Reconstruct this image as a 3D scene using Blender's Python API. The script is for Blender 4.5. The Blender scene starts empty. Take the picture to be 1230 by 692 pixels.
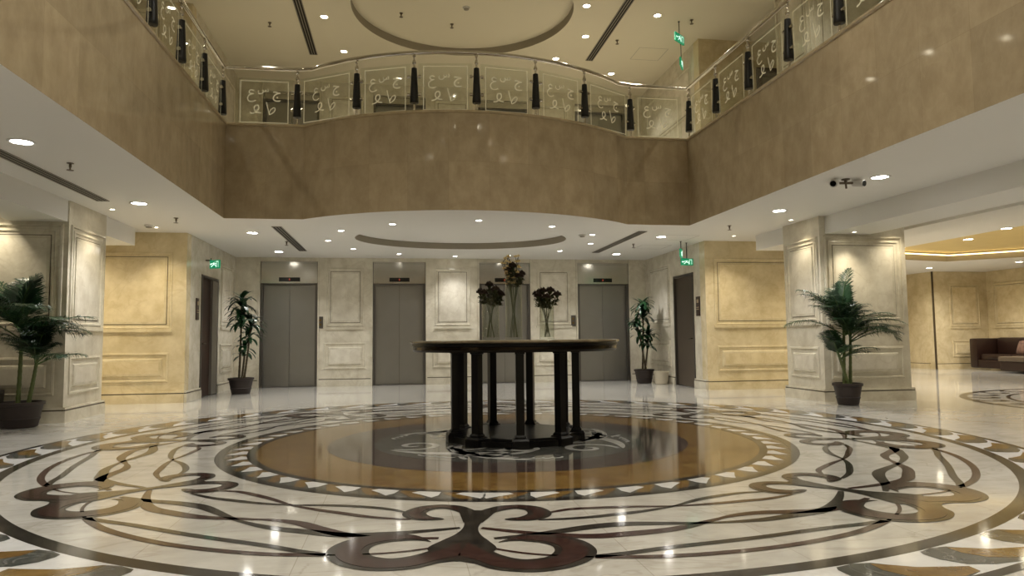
import bpy, bmesh, math, random
from mathutils import Vector, Matrix
random.seed(7)
PI = math.pi
rad = math.radians
scene = bpy.context.scene
COL = scene.collection
HC = 2.98          # lower ceiling
TZ = 4.51          # gallery ledge
UC = 7.17          # upper ceiling

# ------------------------------------------------------------------ helpers
def link(o, parent=None):
    COL.objects.link(o)
    if parent is not None:
        o.parent = parent
        o.matrix_parent_inverse = parent.matrix_basis.inverted()
    return o

def tag(o, label=None, cat=None, group=None, kind=None):
    if label: o['label'] = label
    if cat: o['category'] = cat
    if group: o['group'] = group
    if kind: o['kind'] = kind
    return o

def thing(name, label, cat, loc=(0, 0, 0), rotz=0, group=None):
    o = bpy.data.objects.new(name, None)
    o.empty_display_size = .1
    o.location = loc
    o.rotation_euler = (0, 0, rotz)
    COL.objects.link(o)
    return tag(o, label, cat, group)

def obj(name, bm, mats, parent=None, smooth=False, local=True, recalc=True):
    if recalc:
        bmesh.ops.recalc_face_normals(bm, faces=bm.faces)
    me = bpy.data.meshes.new(name)
    bm.to_mesh(me); bm.free()
    for m in (mats if isinstance(mats, (list, tuple)) else [mats]):
        me.materials.append(m)
    if smooth:
        for p in me.polygons: p.use_smooth = True
        if smooth != 'all':
            try: me.set_sharp_from_angle(angle=rad(40))
            except Exception: pass
    o = bpy.data.objects.new(name, me)
    COL.objects.link(o)
    if parent is not None:
        o.parent = parent      # parts are modelled in the thing's own space
    return o

def struct(name, bm, mats, smooth=False, recalc=True, label=None):
    o = obj(name, bm, mats, None, smooth, recalc=recalc)
    o['kind'] = 'structure'
    if label: o['label'] = label
    return o

def copy_tree(o, parent=None):
    c = o.copy(); COL.objects.link(c); c.parent = parent
    for ch in [x for x in COL.objects if x.parent == o]:
        copy_tree(ch, c)
    return c

def quad(bm, pts, mat=0):
    vs = [bm.verts.new(p) for p in pts]
    f = bm.faces.new(vs); f.material_index = mat
    return f

def box(bm, x0, x1, y0, y1, z0, z1, mat=0, bev=0):
    v = [bm.verts.new(p) for p in ((x0,y0,z0),(x1,y0,z0),(x1,y1,z0),(x0,y1,z0),(x0,y0,z1),(x1,y0,z1),(x1,y1,z1),(x0,y1,z1))]
    fs = [bm.faces.new([v[i] for i in q]) for q in ((3,2,1,0),(4,5,6,7),(0,1,5,4),(1,2,6,5),(2,3,7,6),(3,0,4,7))]
    for f in fs: f.material_index = mat
    if bev:
        es = list({e for f in fs for e in f.edges})
        r = bmesh.ops.bevel(bm, geom=es, offset=bev, segments=2, affect='EDGES', profile=.6)
        for f in r['faces']: f.material_index = mat
    return v

def lathe(bm, prof, seg=24, c=(0, 0, 0), mat=0, cap=True, sx=1, sy=1, rot=0):
    rings = []
    for r, z in prof:
        rings.append([bm.verts.new((c[0]+sx*r*math.cos(rot+2*PI*i/seg), c[1]+sy*r*math.sin(rot+2*PI*i/seg), c[2]+z)) for i in range(seg)])
    for a, b in zip(rings, rings[1:]):
        for i in range(seg):
            f = bm.faces.new((a[i], a[(i+1)%seg], b[(i+1)%seg], b[i])); f.material_index = mat
    if cap:
        if prof[0][0] > 1e-5: bm.faces.new(rings[0][::-1]).material_index = mat
        if prof[-1][0] > 1e-5: bm.faces.new(rings[-1]).material_index = mat
    return rings

def tube(bm, pts, r, seg=8, mat=0, cap=True):
    pts = [Vector(p) for p in pts]
    n = len(pts)
    rs = r if isinstance(r, (list, tuple)) else [r]*n
    rings = []
    prev = None
    for i, p in enumerate(pts):
        t = (pts[min(i+1, n-1)] - pts[max(i-1, 0)]).normalized()
        if prev is None:
            a = Vector((0, 0, 1)) if abs(t.z) < .9 else Vector((1, 0, 0))
            u = t.cross(a).normalized()
        else:
            u = (prev - t*prev.dot(t)).normalized()
        prev = u
        w = t.cross(u)
        rings.append([bm.verts.new(p + (u*math.cos(2*PI*k/seg) + w*math.sin(2*PI*k/seg))*rs[i]) for k in range(seg)])
    for a, b in zip(rings, rings[1:]):
        for k in range(seg):
            f = bm.faces.new((a[k], a[(k+1)%seg], b[(k+1)%seg], b[k])); f.material_index = mat
    if cap:
        bm.faces.new(rings[0][::-1]).material_index = mat
        bm.faces.new(rings[-1]).material_index = mat

def BM(): return bmesh.new()

def fill_poly(bm, loops, z, mat=0, up=True):
    edges = []
    for lp in loops:
        vs = [bm.verts.new((x, y, z)) for x, y in lp]
        edges += [bm.edges.new((vs[i], vs[(i+1) % len(vs)])) for i in range(len(vs))]
    r = bmesh.ops.triangle_fill(bm, use_beauty=True, use_dissolve=False, edges=edges)
    for f in r['geom']:
        if isinstance(f, bmesh.types.BMFace):
            f.material_index = mat
            f.normal_update()
            if (f.normal.z > 0) != up: f.normal_flip()

def ell(cx, cy, a, b, n=96):
    return [(cx+a*math.cos(2*PI*i/n), cy+b*math.sin(2*PI*i/n)) for i in range(n)]

def catmull(pts, n=6):
    out = []
    m = len(pts)
    for i in range(m-1):
        p0, p1, p2, p3 = pts[max(i-1, 0)], pts[i], pts[i+1], pts[min(i+2, m-1)]
        for k in range(n):
            t = k/n
            out.append(tuple(.5*((2*b)+(-a+c)*t+(2*a-5*b+4*c-d)*t*t+(-a+3*b-3*c+d)*t**3) for a, b, c, d in zip(p0, p1, p2, p3)))
    out.append(tuple(pts[-1]))
    return out

# ------------------------------------------------------------------ materials
def srgb(r, g, b):
    f = lambda c: (c/255/12.92) if c/255 <= .04045 else ((c/255+.055)/1.055)**2.4
    return (f(r), f(g), f(b), 1)

def new_mat(name):
    m = bpy.data.materials.new(name); m.use_nodes = True
    nt = m.node_tree; b = nt.nodes['Principled BSDF']
    return m, nt, b

def plain(name, col, rough=.5, metal=0, spec=.5, emit=None, es=0, coat=0, noise=0, nscale=8):
    m, nt, b = new_mat(name)
    b.inputs['Base Color'].default_value = col
    b.inputs['Roughness'].default_value = rough
    b.inputs['Metallic'].default_value = metal
    b.inputs['Specular IOR Level'].default_value = spec
    b.inputs['Coat Weight'].default_value = coat
    if emit:
        b.inputs['Emission Color'].default_value = emit
        b.inputs['Emission Strength'].default_value = es
    if noise:
        tc = nt.nodes.new('ShaderNodeTexCoord')
        n = nt.nodes.new('ShaderNodeTexNoise'); n.inputs['Scale'].default_value = nscale; n.inputs['Detail'].default_value = 4
        nt.links.new(tc.outputs['Object'], n.inputs['Vector'])
        mx = nt.nodes.new('ShaderNodeMix'); mx.data_type = 'RGBA'; mx.blend_type = 'MIX'
        mx.inputs['A'].default_value = tuple(c*(1-noise) for c in col[:3])+(1,)
        mx.inputs['B'].default_value = tuple(min(1, c*(1+noise)) for c in col[:3])+(1,)
        nt.links.new(n.outputs['Fac'], mx.inputs['Factor'])
        nt.links.new(mx.outputs['Result'], b.inputs['Base Color'])
    return m

def marble(name, c_lo, c_hi, c_vein, scale=1.2, vein=.5, rough=.12, stretch=(1, 1, 1), tiles=None, spec=.5, tvar=.12, coords='Object', vein_w=.02, blotch=2.5):
    """polished stone: cloudy body, thin veins, optional slab joints"""
    m, nt, b = new_mat(name)
    N = nt.nodes.new; L = nt.links.new
    tc = N('ShaderNodeTexCoord')
    mp = N('ShaderNodeMapping'); mp.inputs['Scale'].default_value = stretch
    L(tc.outputs[coords], mp.inputs['Vector'])
    n1 = N('ShaderNodeTexNoise'); n1.inputs['Scale'].default_value = scale*blotch; n1.inputs['Detail'].default_value = 8; n1.inputs['Roughness'].default_value = .62
    L(mp.outputs[0], n1.inputs['Vector'])
    r1 = N('ShaderNodeValToRGB'); r1.color_ramp.elements[0].position = .33; r1.color_ramp.elements[1].position = .68
    r1.color_ramp.elements[0].color = c_lo; r1.color_ramp.elements[1].color = c_hi
    L(n1.outputs['Fac'], r1.inputs['Fac'])
    n2 = N('ShaderNodeTexNoise'); n2.inputs['Scale'].default_value = scale; n2.inputs['Detail'].default_value = 6; n2.inputs['Distortion'].default_value = 1.2
    L(mp.outputs[0], n2.inputs['Vector'])
    s = N('ShaderNodeMath'); s.operation = 'SUBTRACT'; s.inputs[1].default_value = .5; L(n2.outputs['Fac'], s.inputs[0])
    a = N('ShaderNodeMath'); a.operation = 'ABSOLUTE'; L(s.outputs[0], a.inputs[0])
    mr = N('ShaderNodeMapRange'); mr.inputs['From Min'].default_value = 0; mr.inputs['From Max'].default_value = vein_w
    mr.inputs['To Min'].default_value = vein; mr.inputs['To Max'].default_value = 0
    L(a.outputs[0], mr.inputs['Value'])
    mx = N('ShaderNodeMix'); mx.data_type = 'RGBA'; L(mr.outputs[0], mx.inputs['Factor'])
    L(r1.outputs[0], mx.inputs['A']); mx.inputs['B'].default_value = c_vein
    out = mx.outputs['Result']
    if tiles:
        w, h, joint = tiles[:3]
        src = tc.outputs['UV'] if len(tiles) < 4 else tc.outputs['Object']
        bk = N('ShaderNodeTexBrick'); bk.offset = 0; bk.inputs['Scale'].default_value = 1
        bk.inputs['Brick Width'].default_value = w; bk.inputs['Row Height'].default_value = h
        bk.inputs['Mortar Size'].default_value = joint; bk.inputs['Mortar Smooth'].default_value = .2
        bk.inputs['Color1'].default_value = (1-tvar, 1-tvar, 1-tvar, 1); bk.inputs['Color2'].default_value = (1, 1, 1, 1)
        bk.inputs['Mortar'].default_value = (.72, .7, .66, 1)
        L(src, bk.inputs['Vector'])
        mu = N('ShaderNodeMix'); mu.data_type = 'RGBA'; mu.blend_type = 'MULTIPLY'; mu.inputs['Factor'].default_value = 1
        L(out, mu.inputs['A']); L(bk.outputs['Color'], mu.inputs['B']); out = mu.outputs['Result']
    L(out, b.inputs['Base Color'])
    b.inputs['Roughness'].default_value = rough
    b.inputs['Specular IOR Level'].default_value = spec
    return m

M = {}
M['floor'] = marble('polished_white_marble', srgb(182,179,170), srgb(204,201,193), srgb(156,150,136), 1.1, .4, .07, tiles=(.8, .8, .0025, 1), tvar=.07, stretch=(1, 1.8, 1))
M['floor_white'] = marble('white_inlay_marble', srgb(206,206,204), srgb(224,224,222), srgb(190,186,180), 2, .3, .07)
M['floor_dark'] = marble('dark_inlay_marble', srgb(40,37,34), srgb(60,55,49), srgb(96,90,80), 3, .35, .09, spec=.35, vein_w=.012)
M['floor_brown'] = marble('maroon_inlay_marble', srgb(50,34,31), srgb(76,54,48), srgb(48,33,30), 6, .3, .09, spec=.32, blotch=6)
M['floor_gold'] = marble('gold_inlay_marble', srgb(106,84,46), srgb(140,112,64), srgb(96,62,38), 2.5, .6, .09, spec=.4, vein_w=.05)
M['floor_plum'] = marble('plum_inlay_marble', srgb(60,50,48), srgb(82,70,66), srgb(60,50,46), 4, .4, .07)
M['floor_grey'] = marble('grey_inlay_marble', srgb(62,64,60), srgb(92,92,88), srgb(150,148,142), 4, .4, .07)
M['floor_scroll'] = marble('pale_scroll_marble', srgb(176,176,172), srgb(196,196,192), srgb(160,158,150), 4, .3, .07)
M['fascia'] = marble('tan_gallery_marble', srgb(174,157,127), srgb(194,177,146), srgb(200,184,152), 1.6, .25, .06, stretch=(1.2, 1.2, .8), tiles=(.62, .766, .0016), tvar=.17, blotch=2.6)
M['wall'] = marble('cream_wall_marble', srgb(196,188,168), srgb(222,216,198), srgb(170,156,128), 1.3, .22, .16, vein_w=.025)
M['wall_warm'] = marble('golden_wall_marble', srgb(200,184,146), srgb(224,210,176), srgb(180,156,112), 1.3, .22, .16, vein_w=.03)
M['wall_inset'] = marble('pale_panel_marble', srgb(206,198,180), srgb(228,222,206), srgb(180,168,142), 1.6, .22, .14)
M['inset_warm'] = marble('golden_panel_marble', srgb(208,190,148), srgb(230,215,180), srgb(186,164,120), 1.6, .22, .12)
M['groove'] = plain('dark_groove', srgb(72,60,42), .5)
M['white_paint'] = plain('white_ceiling_paint', srgb(226,224,218), .75, noise=.015, nscale=1)
M['cream_paint'] = plain('cream_ceiling_paint', srgb(220,213,192), .7, noise=.02, nscale=1)
M['recess_shade'] = plain('recess_shadow_paint', srgb(150,142,126), .8)  # darker tone puts the shade of the recess walls into the colour
M['gold_glow'] = plain('painted_cove_glow', srgb(222,198,134), .6, noise=.06, nscale=3)  # gold tone carries the warm cove glow in its colour
M['steel'] = plain('brushed_steel', srgb(150,147,140), .33, .85, noise=.06, nscale=3)
M['steel_dark'] = plain('dark_steel', srgb(104,100,94), .35, .8)
M['header'] = plain('polished_header_steel', srgb(182,178,168), .16, .9)
M['display'] = plain('black_display_glass', srgb(12,12,12), .1)
M['red_led'] = plain('dim_led', srgb(60,12,8), .4, emit=(1, .12, .05, 1), es=.12)
M['chrome'] = plain('chrome', srgb(205,200,190), .12, 1)
M['black_sleeve'] = plain('black_post_sleeve', srgb(14,14,15), .38, noise=.3, nscale=60)
M['black_wood'] = plain('black_lacquered_wood', srgb(9,8,7), .3, spec=.3)
M['top_stone'] = marble('table_top_stone', srgb(104,94,76), srgb(136,124,100), srgb(80,68,50), 3, .4, .15)
M['pot'] = plain('dark_brown_pot', srgb(46,36,32), .55, noise=.2, nscale=20)
M['soil'] = plain('dark_soil', srgb(70,60,48), .9, noise=.4, nscale=60)
M['stem'] = plain('green_cane', srgb(84,96,48), .5, noise=.25, nscale=25)
M['palm_leaf'] = plain('palm_green', srgb(38,72,40), .38, noise=.35, nscale=14)
M['palm_dark'] = plain('palm_dark_green', srgb(24,52,30), .38, noise=.35, nscale=14)
M['rachis'] = plain('palm_rachis', srgb(80,104,56), .45)
M['dracaena'] = plain('dracaena_green', srgb(26,62,32), .35, noise=.35, nscale=10)
M['trunk'] = plain('cane_trunk', srgb(72,62,42), .7, noise=.3, nscale=30)
M['wood_door'] = plain('dark_wood_door', srgb(52,30,22), .4, noise=.3, nscale=6)
M['grey_door'] = plain('grey_metal_door', srgb(98,88,76), .4, .5, noise=.06, nscale=4)
M['plaque'] = plain('brown_plaque', srgb(52,36,28), .35)
M['plaque_light'] = plain('plaque_symbol', srgb(168,150,120), .4)
M['brass'] = plain('brushed_brass', srgb(120,100,66), .35, .9)
M['bin_white'] = plain('off_white_plastic', srgb(196,186,164), .45)
M['leather'] = plain('dark_brown_leather', srgb(40,24,18), .35, noise=.2, nscale=12)
M['leather_seat'] = plain('taupe_sofa_fabric', srgb(92,80,66), .5, noise=.1, nscale=10)
M['cushion'] = plain('floral_cushion', srgb(104,78,64), .8, noise=.8, nscale=14)
M['bin_dark'] = plain('dark_bin_metal', srgb(30,26,24), .3, .3)
M['plastic'] = plain('white_plastic', srgb(214,212,206), .4)
M['lens_black'] = plain('black_lens', srgb(10,10,10), .12)
M['sprinkler'] = plain('bronze_sprinkler', srgb(110,98,82), .4, .7)
M['slot'] = plain('black_slot', srgb(20,19,17), .7)
M['slot_fin'] = plain('grey_diffuser_fin', srgb(150,144,132), .5, .3)
M['green'] = plain('green_exit_panel', srgb(0,110,70), .4, emit=srgb(0,150,100), es=.22)
M['green_white'] = plain('exit_symbol_white', srgb(220,255,236), .4, emit=(.75, 1, .88, 1), es=.35)
M['dk_metal'] = plain('dark_bracket', srgb(60,56,50), .5, .5)
M['lamp'] = plain('downlight_lens', (1, 1, 1, 1), .5, emit=(1, .97, .9, 1), es=14)
M['lamp_warm'] = plain('warm_downlight_lens', (1, 1, 1, 1), .5, emit=(1, .9, .68, 1), es=12)
M['etch'] = plain('etched_frost', srgb(214,208,180), .8, emit=srgb(214,206,172), es=.08)  # faint emission brightens the frosting, which is no light source
M['petal_dark'] = plain('dried_plum_petals', srgb(62,50,42), .8, noise=.4, nscale=40)
M['petal_green'] = plain('dry_green_calyx', srgb(62,66,40), .8, noise=.3, nscale=40)
M['petal_cream'] = plain('cream_orchid_petals', srgb(206,184,128), .7, noise=.2, nscale=40)
M['flower_stem'] = plain('dry_stem_green', srgb(76,82,50), .7)

def glass(name, tint, gl=.10, rough=.02):
    m = bpy.data.materials.new(name); m.use_nodes = True
    nt = m.node_tree; nt.nodes.clear()
    o = nt.nodes.new('ShaderNodeOutputMaterial'); t = nt.nodes.new('ShaderNodeBsdfTransparent'); g = nt.nodes.new('ShaderNodeBsdfGlossy')
    mx = nt.nodes.new('ShaderNodeMixShader'); f0 = nt.nodes.new('ShaderNodeLayerWeight'); f0.inputs['Blend'].default_value = .5; f = nt.nodes.new('ShaderNodeMath'); f.operation = 'POWER'; f.inputs[1].default_value = 4; nt.links.new(f0.outputs['Facing'], f.inputs[0])
    ad = nt.nodes.new('ShaderNodeMath'); ad.operation = 'MULTIPLY_ADD'; ad.inputs[1].default_value = .6; ad.inputs[2].default_value = gl
    ad.use_clamp = True
    t.inputs['Color'].default_value = tint; g.inputs['Roughness'].default_value = rough
    nt.links.new(f.outputs[0], ad.inputs[0]); nt.links.new(ad.outputs[0], mx.inputs['Fac'])
    nt.links.new(t.outputs[0], mx.inputs[1]); nt.links.new(g.outputs[0], mx.inputs[2]); nt.links.new(mx.outputs[0], o.inputs['Surface'])
    return m
M['glass'] = glass('clear_balustrade_glass', (.955, .97, .94, 1), .03)
M['vase'] = glass('clear_vase_glass', (.93, .945, .92, 1), .05)

# ------------------------------------------------------------------ floor with inlaid medallion
FM = ['floor','floor_white','floor_dark','floor_brown','floor_gold','floor_plum','floor_grey','floor_scroll']
FI = {k: i for i, k in enumerate(FM)}
def pp(r, a, z=0): return (r*math.cos(rad(a)), r*math.sin(rad(a)), z)
fb = BM()
quad(fb, [(-13, -13, 0), (26, -13, 0), (26, 22, 0), (-13, 22, 0)], 0)
LAY = .0006
def annulus(bm, r0, r1, lvl, mat, c=(0, 0), n=192):
    z = lvl*LAY
    for i in range(n):
        a0, a1 = 360*i/n, 360*(i+1)/n
        P = [pp(r0, a0), pp(r1, a0), pp(r1, a1), pp(r0, a1)] if r0 > 0 else [pp(r1, a0), pp(r1, a1), (0, 0, 0)]
        f = quad(bm, [(p[0]+c[0], p[1]+c[1], z) for p in P], FI[mat])
def poly_polar(bm, pts, lvl, mat):
    vs = [bm.verts.new(pp(r, a, lvl*LAY)) for r, a in pts]
    es = [bm.edges.new((vs[i], vs[(i+1) % len(vs)])) for i in range(len(vs))]
    r = bmesh.ops.triangle_fill(bm, use_beauty=True, edges=es)
    for f in r['geom']:
        if isinstance(f, bmesh.types.BMFace): f.material_index = FI[mat]
def strip_polar(bm, A, B, lvl, mat, ax, mir=1, sm=5):
    """ribbon between two edge traces given as (radius, degrees off the motif axis)"""
    A = catmull(A, sm); B = catmull(B, sm)
    z = lvl*LAY
    va = [bm.verts.new(pp(r, ax+mir*a, z)) for r, a in A]
    vb = [bm.verts.new(pp(r, ax+mir*a, z)) for r, a in B]
    for i in range(len(va)-1):
        try:
            f = bm.faces.new((va[i], va[i+1], vb[i+1], vb[i])); f.material_index = FI[mat]
        except ValueError: pass
def band_polar(bm, pts, w, lvl, mat, ax, mir=1, sm=6):
    pts = catmull(pts, sm)
    xy = [Vector(pp(r, ax+mir*a)[:2]) for r, a in pts]
    n = len(xy); A = []; B = []
    for i, p in enumerate(xy):
        t = (xy[min(i+1, n-1)]-xy[max(i-1, 0)]); t.normalize()
        nn = Vector((-t.y, t.x))
        ww = w(i/(n-1)) if callable(w) else w
        A.append(p+nn*ww/2); B.append(p-nn*ww/2)
    va = [bm.verts.new((p.x, p.y, lvl*LAY)) for p in A]; vb = [bm.verts.new((p.x, p.y, lvl*LAY)) for p in B]
    for i in range(n-1):
        bm.faces.new((va[i], va[i+1], vb[i+1], vb[i])).material_index = FI[mat]

# concentric rings
annulus(fb, 4.44, 4.80, 1, 'floor_white')
annulus(fb, 4.345, 4.445, 2, 'floor_dark')
annulus(fb, 4.785, 4.845, 2, 'floor_dark')
annulus(fb, 2.55, 2.75, 1, 'floor_grey')
annulus(fb, 2.745, 2.825, 3, 'floor_dark')
annulus(fb, 2.48, 2.55, 3, 'floor_dark')
annulus(fb, 0, 2.485, 1, 'floor_gold')
annulus(fb, 0, 1.825, 2, 'floor_plum')
annulus(fb, 0, 1.37, 3, 'floor_grey')
# leaf border between the two outer rings (mirrored about the motif axis)
G1 = [(4.46,0),(4.447,1.3),(4.47,2.5),(4.53,3.2),(4.60,4.2),(4.66,5.6),(4.70,6.9),(4.765,6.6),(4.785,5.4),(4.785,3.5),(4.743,1.5),(4.677,.1),(4.581,-.4),(4.495,-.3)]
G2 = [(4.48,2.3),(4.53,3.2),(4.603,4.2),(4.654,5.6),(4.70,6.9),(4.765,6.6),(4.775,5.2),(4.735,3.6),(4.667,2.4),(4.567,2.0)]
for k in range(51):
    a0 = -102+(k+.25)*360/51
    mir = 1 if k < 25.5 else -1
    s = -1 if mir < 0 else 1
    base = a0 if s > 0 else a0+7.0
    poly_polar(fb, [(r, base+s*a) for r, a in G1], 3, 'floor_grey')
    poly_polar(fb, [(r, base+s*a) for r, a in G2], 4, 'floor_gold')
# small leaf band inside
for k in range(52):
    a0 = -102+k*360/52
    s = 1 if k < 26 else -1
    base = a0 if s > 0 else a0+6.9
    poly_polar(fb, [(2.552, base+s*0), (2.552, base+s*3.6), (2.60, base+s*4.4), (2.66, base+s*2.2), (2.725, base+s*.4), (2.655, base-s*.2)], 2, 'floor_white')
    poly_polar(fb, [(2.552, base+s*3.6), (2.552, base+s*6.6), (2.60, base+s*6.3), (2.68, base+s*4.6), (2.745, base+s*3.2), (2.745, base+s*1.2), (2.66, base+s*2.4), (2.60, base+s*4.4)], 2, 'floor_gold')
# motif traces
big_o = [(4.045,.2),(4.089,-1.2),(4.169,-2.4),(4.21,-3.9),(4.218,-5.5),(4.166,-7.5),(4.05,-9.2),(3.90,-9.9),(3.74,-9.3),(3.645,-7.6),(3.61,-5.7),(3.64,-4.1),(3.74,-2.7)]
big_i = [(3.675,-.4),(3.832,-1.7),(3.969,-3.1),(4.033,-4.5),(4.012,-5.9),(3.965,-6.5),(3.898,-6.85),(3.822,-6.75),(3.765,-6.0),(3.738,-5.1),(3.722,-4.3),(3.726,-3.4),(3.748,-2.7)]
sm_o = [(3.10,.1),(3.0,-1.2),(2.939,-2.6),(2.92,-5.0),(2.986,-7.2),(3.11,-8.2),(3.229,-7.8),(3.305,-6.2),(3.311,-4.4),(3.29,-3.2)]
sm_i = [(3.36,-.9),(3.2,-1.6),(3.101,-2.2),(3.027,-4.0),(3.056,-5.3),(3.13,-5.6),(3.184,-5.3),(3.228,-4.6),(3.243,-3.9),(3.27,-3.1)]
def inset(A, B, k0, skip0=0, skip1=1):
    a, b = [], []
    for p, q in zip(A, B):
        m = ((p[0]+q[0])/2, (p[1]+q[1])/2)
        a.append((m[0]+(p[0]-m[0])*k0, m[1]+(p[1]-m[1])*k0)); b.append((m[0]+(q[0]-m[0])*k0, m[1]+(q[1]-m[1])*k0))
    n = len(a)
    return a[skip0:n-skip1], b[skip0:n-skip1]
A1 = [(4.023,-9.4),(3.996,-11.8),(3.955,-14.7),(3.936,-18.0),(3.932,-22.5),(3.936,-27.0),(3.955,-30.3),(3.996,-33.2),(4.023,-35.6)]
A2 = [(4.023,-9.4),(4.05,-11.3),(4.078,-13.8),(4.095,-17.0),(4.107,-22.5),(4.095,-28.0),(4.078,-31.2),(4.05,-33.7),(4.023,-35.6)]
B1 = [(3.46,-1.0),(3.60,-6.5),(3.675,-10.4),(3.665,-14.0),(3.655,-18.0),(3.60,-22.5),(3.51,-27.5),(3.47,-31),(3.50,-34.5),(3.60,-38.9),(3.67,-42.7)]
B2 = [(3.67,-2.3),(3.70,-7.0),(3.675,-10.4),(3.60,-13.5),(3.52,-16.5),(3.51,-19.6),(3.56,-22.8),(3.64,-27.0),(3.665,-31.0),(3.675,-34.6),(3.60,-38.5),(3.46,-44)]
C1 = [(3.30,-6.5),(3.29,-10.6),(3.245,-14.5),(3.21,-18.5),(3.17,-22.5),(3.10,-27),(3.07,-31),(3.07,-34.4),(3.14,-37.2)]
C2 = [(3.14,-8.0),(3.075,-10.9),(3.06,-14.6),(3.09,-18.5),(3.17,-22.5),(3.22,-26.5),(3.25,-30),(3.29,-34.4),(3.30,-38.5)]
H1 = [(4.03,-9.3),(3.99,-7.0),(3.93,-4.5),(3.83,-2.0),(3.72,-.6)]
for k in range(8):
    ax = -102+45*k
    for mir in (1, -1):
        strip_polar(fb, big_o, big_i, 5, 'floor_dark', ax, mir)
        a, b = inset(big_o, big_i, .60, 0, 1); strip_polar(fb, a, b, 7, 'floor_brown', ax, mir)
        strip_polar(fb, sm_o, sm_i, 5, 'floor_dark', ax, mir)
        a, b = inset(sm_o, sm_i, .5, 2, 1); strip_polar(fb, a, b, 7, 'floor_brown', ax, mir)
        band_polar(fb, H1, .022, 5, 'floor_brown', ax, mir)
    # stem
    strip_polar(fb, [(3.06,-.5),(3.20,-1.35),(3.30,-.95),(3.46,-.7),(3.60,-1.1),(3.72,-1.9),(3.86,-2.6),(3.97,-1.6),(4.06,-.05)], [(3.06,.5),(3.20,1.35),(3.30,.95),(3.46,.7),(3.60,1.1),(3.72,1.9),(3.86,2.6),(3.97,1.6),(4.06,.05)], 6, 'floor_dark', ax, 1)
    wv = lambda a, b: (lambda t: a+(b-a)*abs(math.sin(t*PI*2)))
    band_polar(fb, A1, .054, 4, 'floor_dark', ax); band_polar(fb, A2, .054, 4, 'floor_brown', ax)
    band_polar(fb, B1, wv(.034, .09), 4, 'floor_dark', ax); band_polar(fb, B2, wv(.034, .09), 4, 'floor_brown', ax)
    band_polar(fb, C1, wv(.026, .055), 4, 'floor_brown', ax); band_polar(fb, C2, wv(.026, .055), 4, 'floor_dark', ax)
# pale acanthus scrolls on the grey centre
def scroll(bm, cx, cy, r0, r1, a0, a1, w, lvl=4, mat='floor_scroll', n=26):
    pts = []
    for i in range(n+1):
        t = i/n; a = a0+(a1-a0)*t; r = r0+(r1-r0)*t**.8
        pts.append(Vector((cx+r*math.cos(a), cy+r*math.sin(a))))
    va, vb = [], []
    for i, p in enumerate(pts):
        tt = (pts[min(i+1, n)]-pts[max(i-1, 0)]).normalized(); nn = Vector((-tt.y, tt.x))
        ww = w*math.sin(PI*min(1, .12+i/n*.88))**.7*.5+.004
        va.append(bm.verts.new((p+nn*ww).to_3d()+Vector((0, 0, lvl*LAY)))); vb.append(bm.verts.new((p-nn*ww).to_3d()+Vector((0, 0, lvl*LAY))))
    for i in range(n): bm.faces.new((va[i], va[i+1], vb[i+1], vb[i])).material_index = FI[mat]
for k in range(6):
    a = 60*k+12; s = 1 if k % 2 else -1
    x, y = pp(.98, a)[:2]; A = rad(a)
    scroll(fb, x, y, .30, .04, A+s*.6, A+s*.6+s*2*PI*1.25, .07)
    x2, y2 = pp(.62, a+26)[:2]
    scroll(fb, x2, y2, .26, .03, A+PI, A+PI-s*2*PI*1.2, .06)
    scroll(fb, 0, 0, .55, 1.28, A+.25, A+.25+s*1.15, .13)
    scroll(fb, 0, 0, .75, 1.12, A+.5, A+.5+s*.8, .08)
    for j in range(4):
        x3, y3 = pp(1.17-.012*j, a+31+j*4.2*s)[:2]
        scroll(fb, x3, y3, .09, .05, A-.6, A+1.8, .026)
    scroll(fb, pp(.3, a)[0], pp(.3, a)[1], .2, .05, A, A+s*5.5, .05)
# second, smaller medallion on the lounge floor
LC = (10.6, 1.5)
annulus(fb, 2.9, 3.02, 2, 'floor_dark', LC, 96)
annulus(fb, 2.3, 2.36, 2, 'floor_dark', LC, 96)
for k in range(28):
    a = rad(k*360/28)
    scroll(fb, LC[0]+2.63*math.cos(a), LC[1]+2.63*math.sin(a), .26, .06, a, a+5.0, .11, 3, 'floor_dark', 16)
for f in fb.faces:
    f.normal_update()
    if f.normal.z < 0: f.normal_flip()
floor = struct('floor', fb, [M[k] for k in FM], recalc=False, label='polished white marble floor with a great inlaid ribbon medallion')

# ------------------------------------------------------------------ ceilings and gallery slab
ARC_C = (.04, 6.97); ARC_R = 3.9
def arcp(a, r=ARC_R): return (ARC_C[0]+r*math.sin(rad(a)), ARC_C[1]-r*math.cos(rad(a)))
arc = [arcp(-43.5+87*i/36) for i in range(37)]
YB = -11.5   # rear edge of the void behind the camera
front_path = [(-3.84, 4.15), (-3.0, 4.15), (-2.80, 4.135)] + arc + [(2.88, 4.135), (3.1, 4.15), (3.84, 4.15)]
void = [(-3.84, YB)] + front_path + [(3.84, YB)]
EL = (.07, 6.2, 2.03, 1.5)
cb = BM()
outer = [(-12.5, -12.5), (-12.5, 9.75), (8.0, 9.75), (8.0, 21), (9.0, 21), (25, 21), (25, -12.5)]
outer = [(-12.5, -12.5), (25, -12.5), (25, 21), (-12.5, 21)]
octl = [(9.9, 3.0), (11.9, 1.2), (14.4, 1.2), (15.3, 3.2), (15.0, 7.6), (13.2, 9.3), (11.4, 8.9), (9.9, 6.6)]
fill_poly(cb, [outer, void, ell(*EL), octl], HC, 0, up=False)
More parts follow.
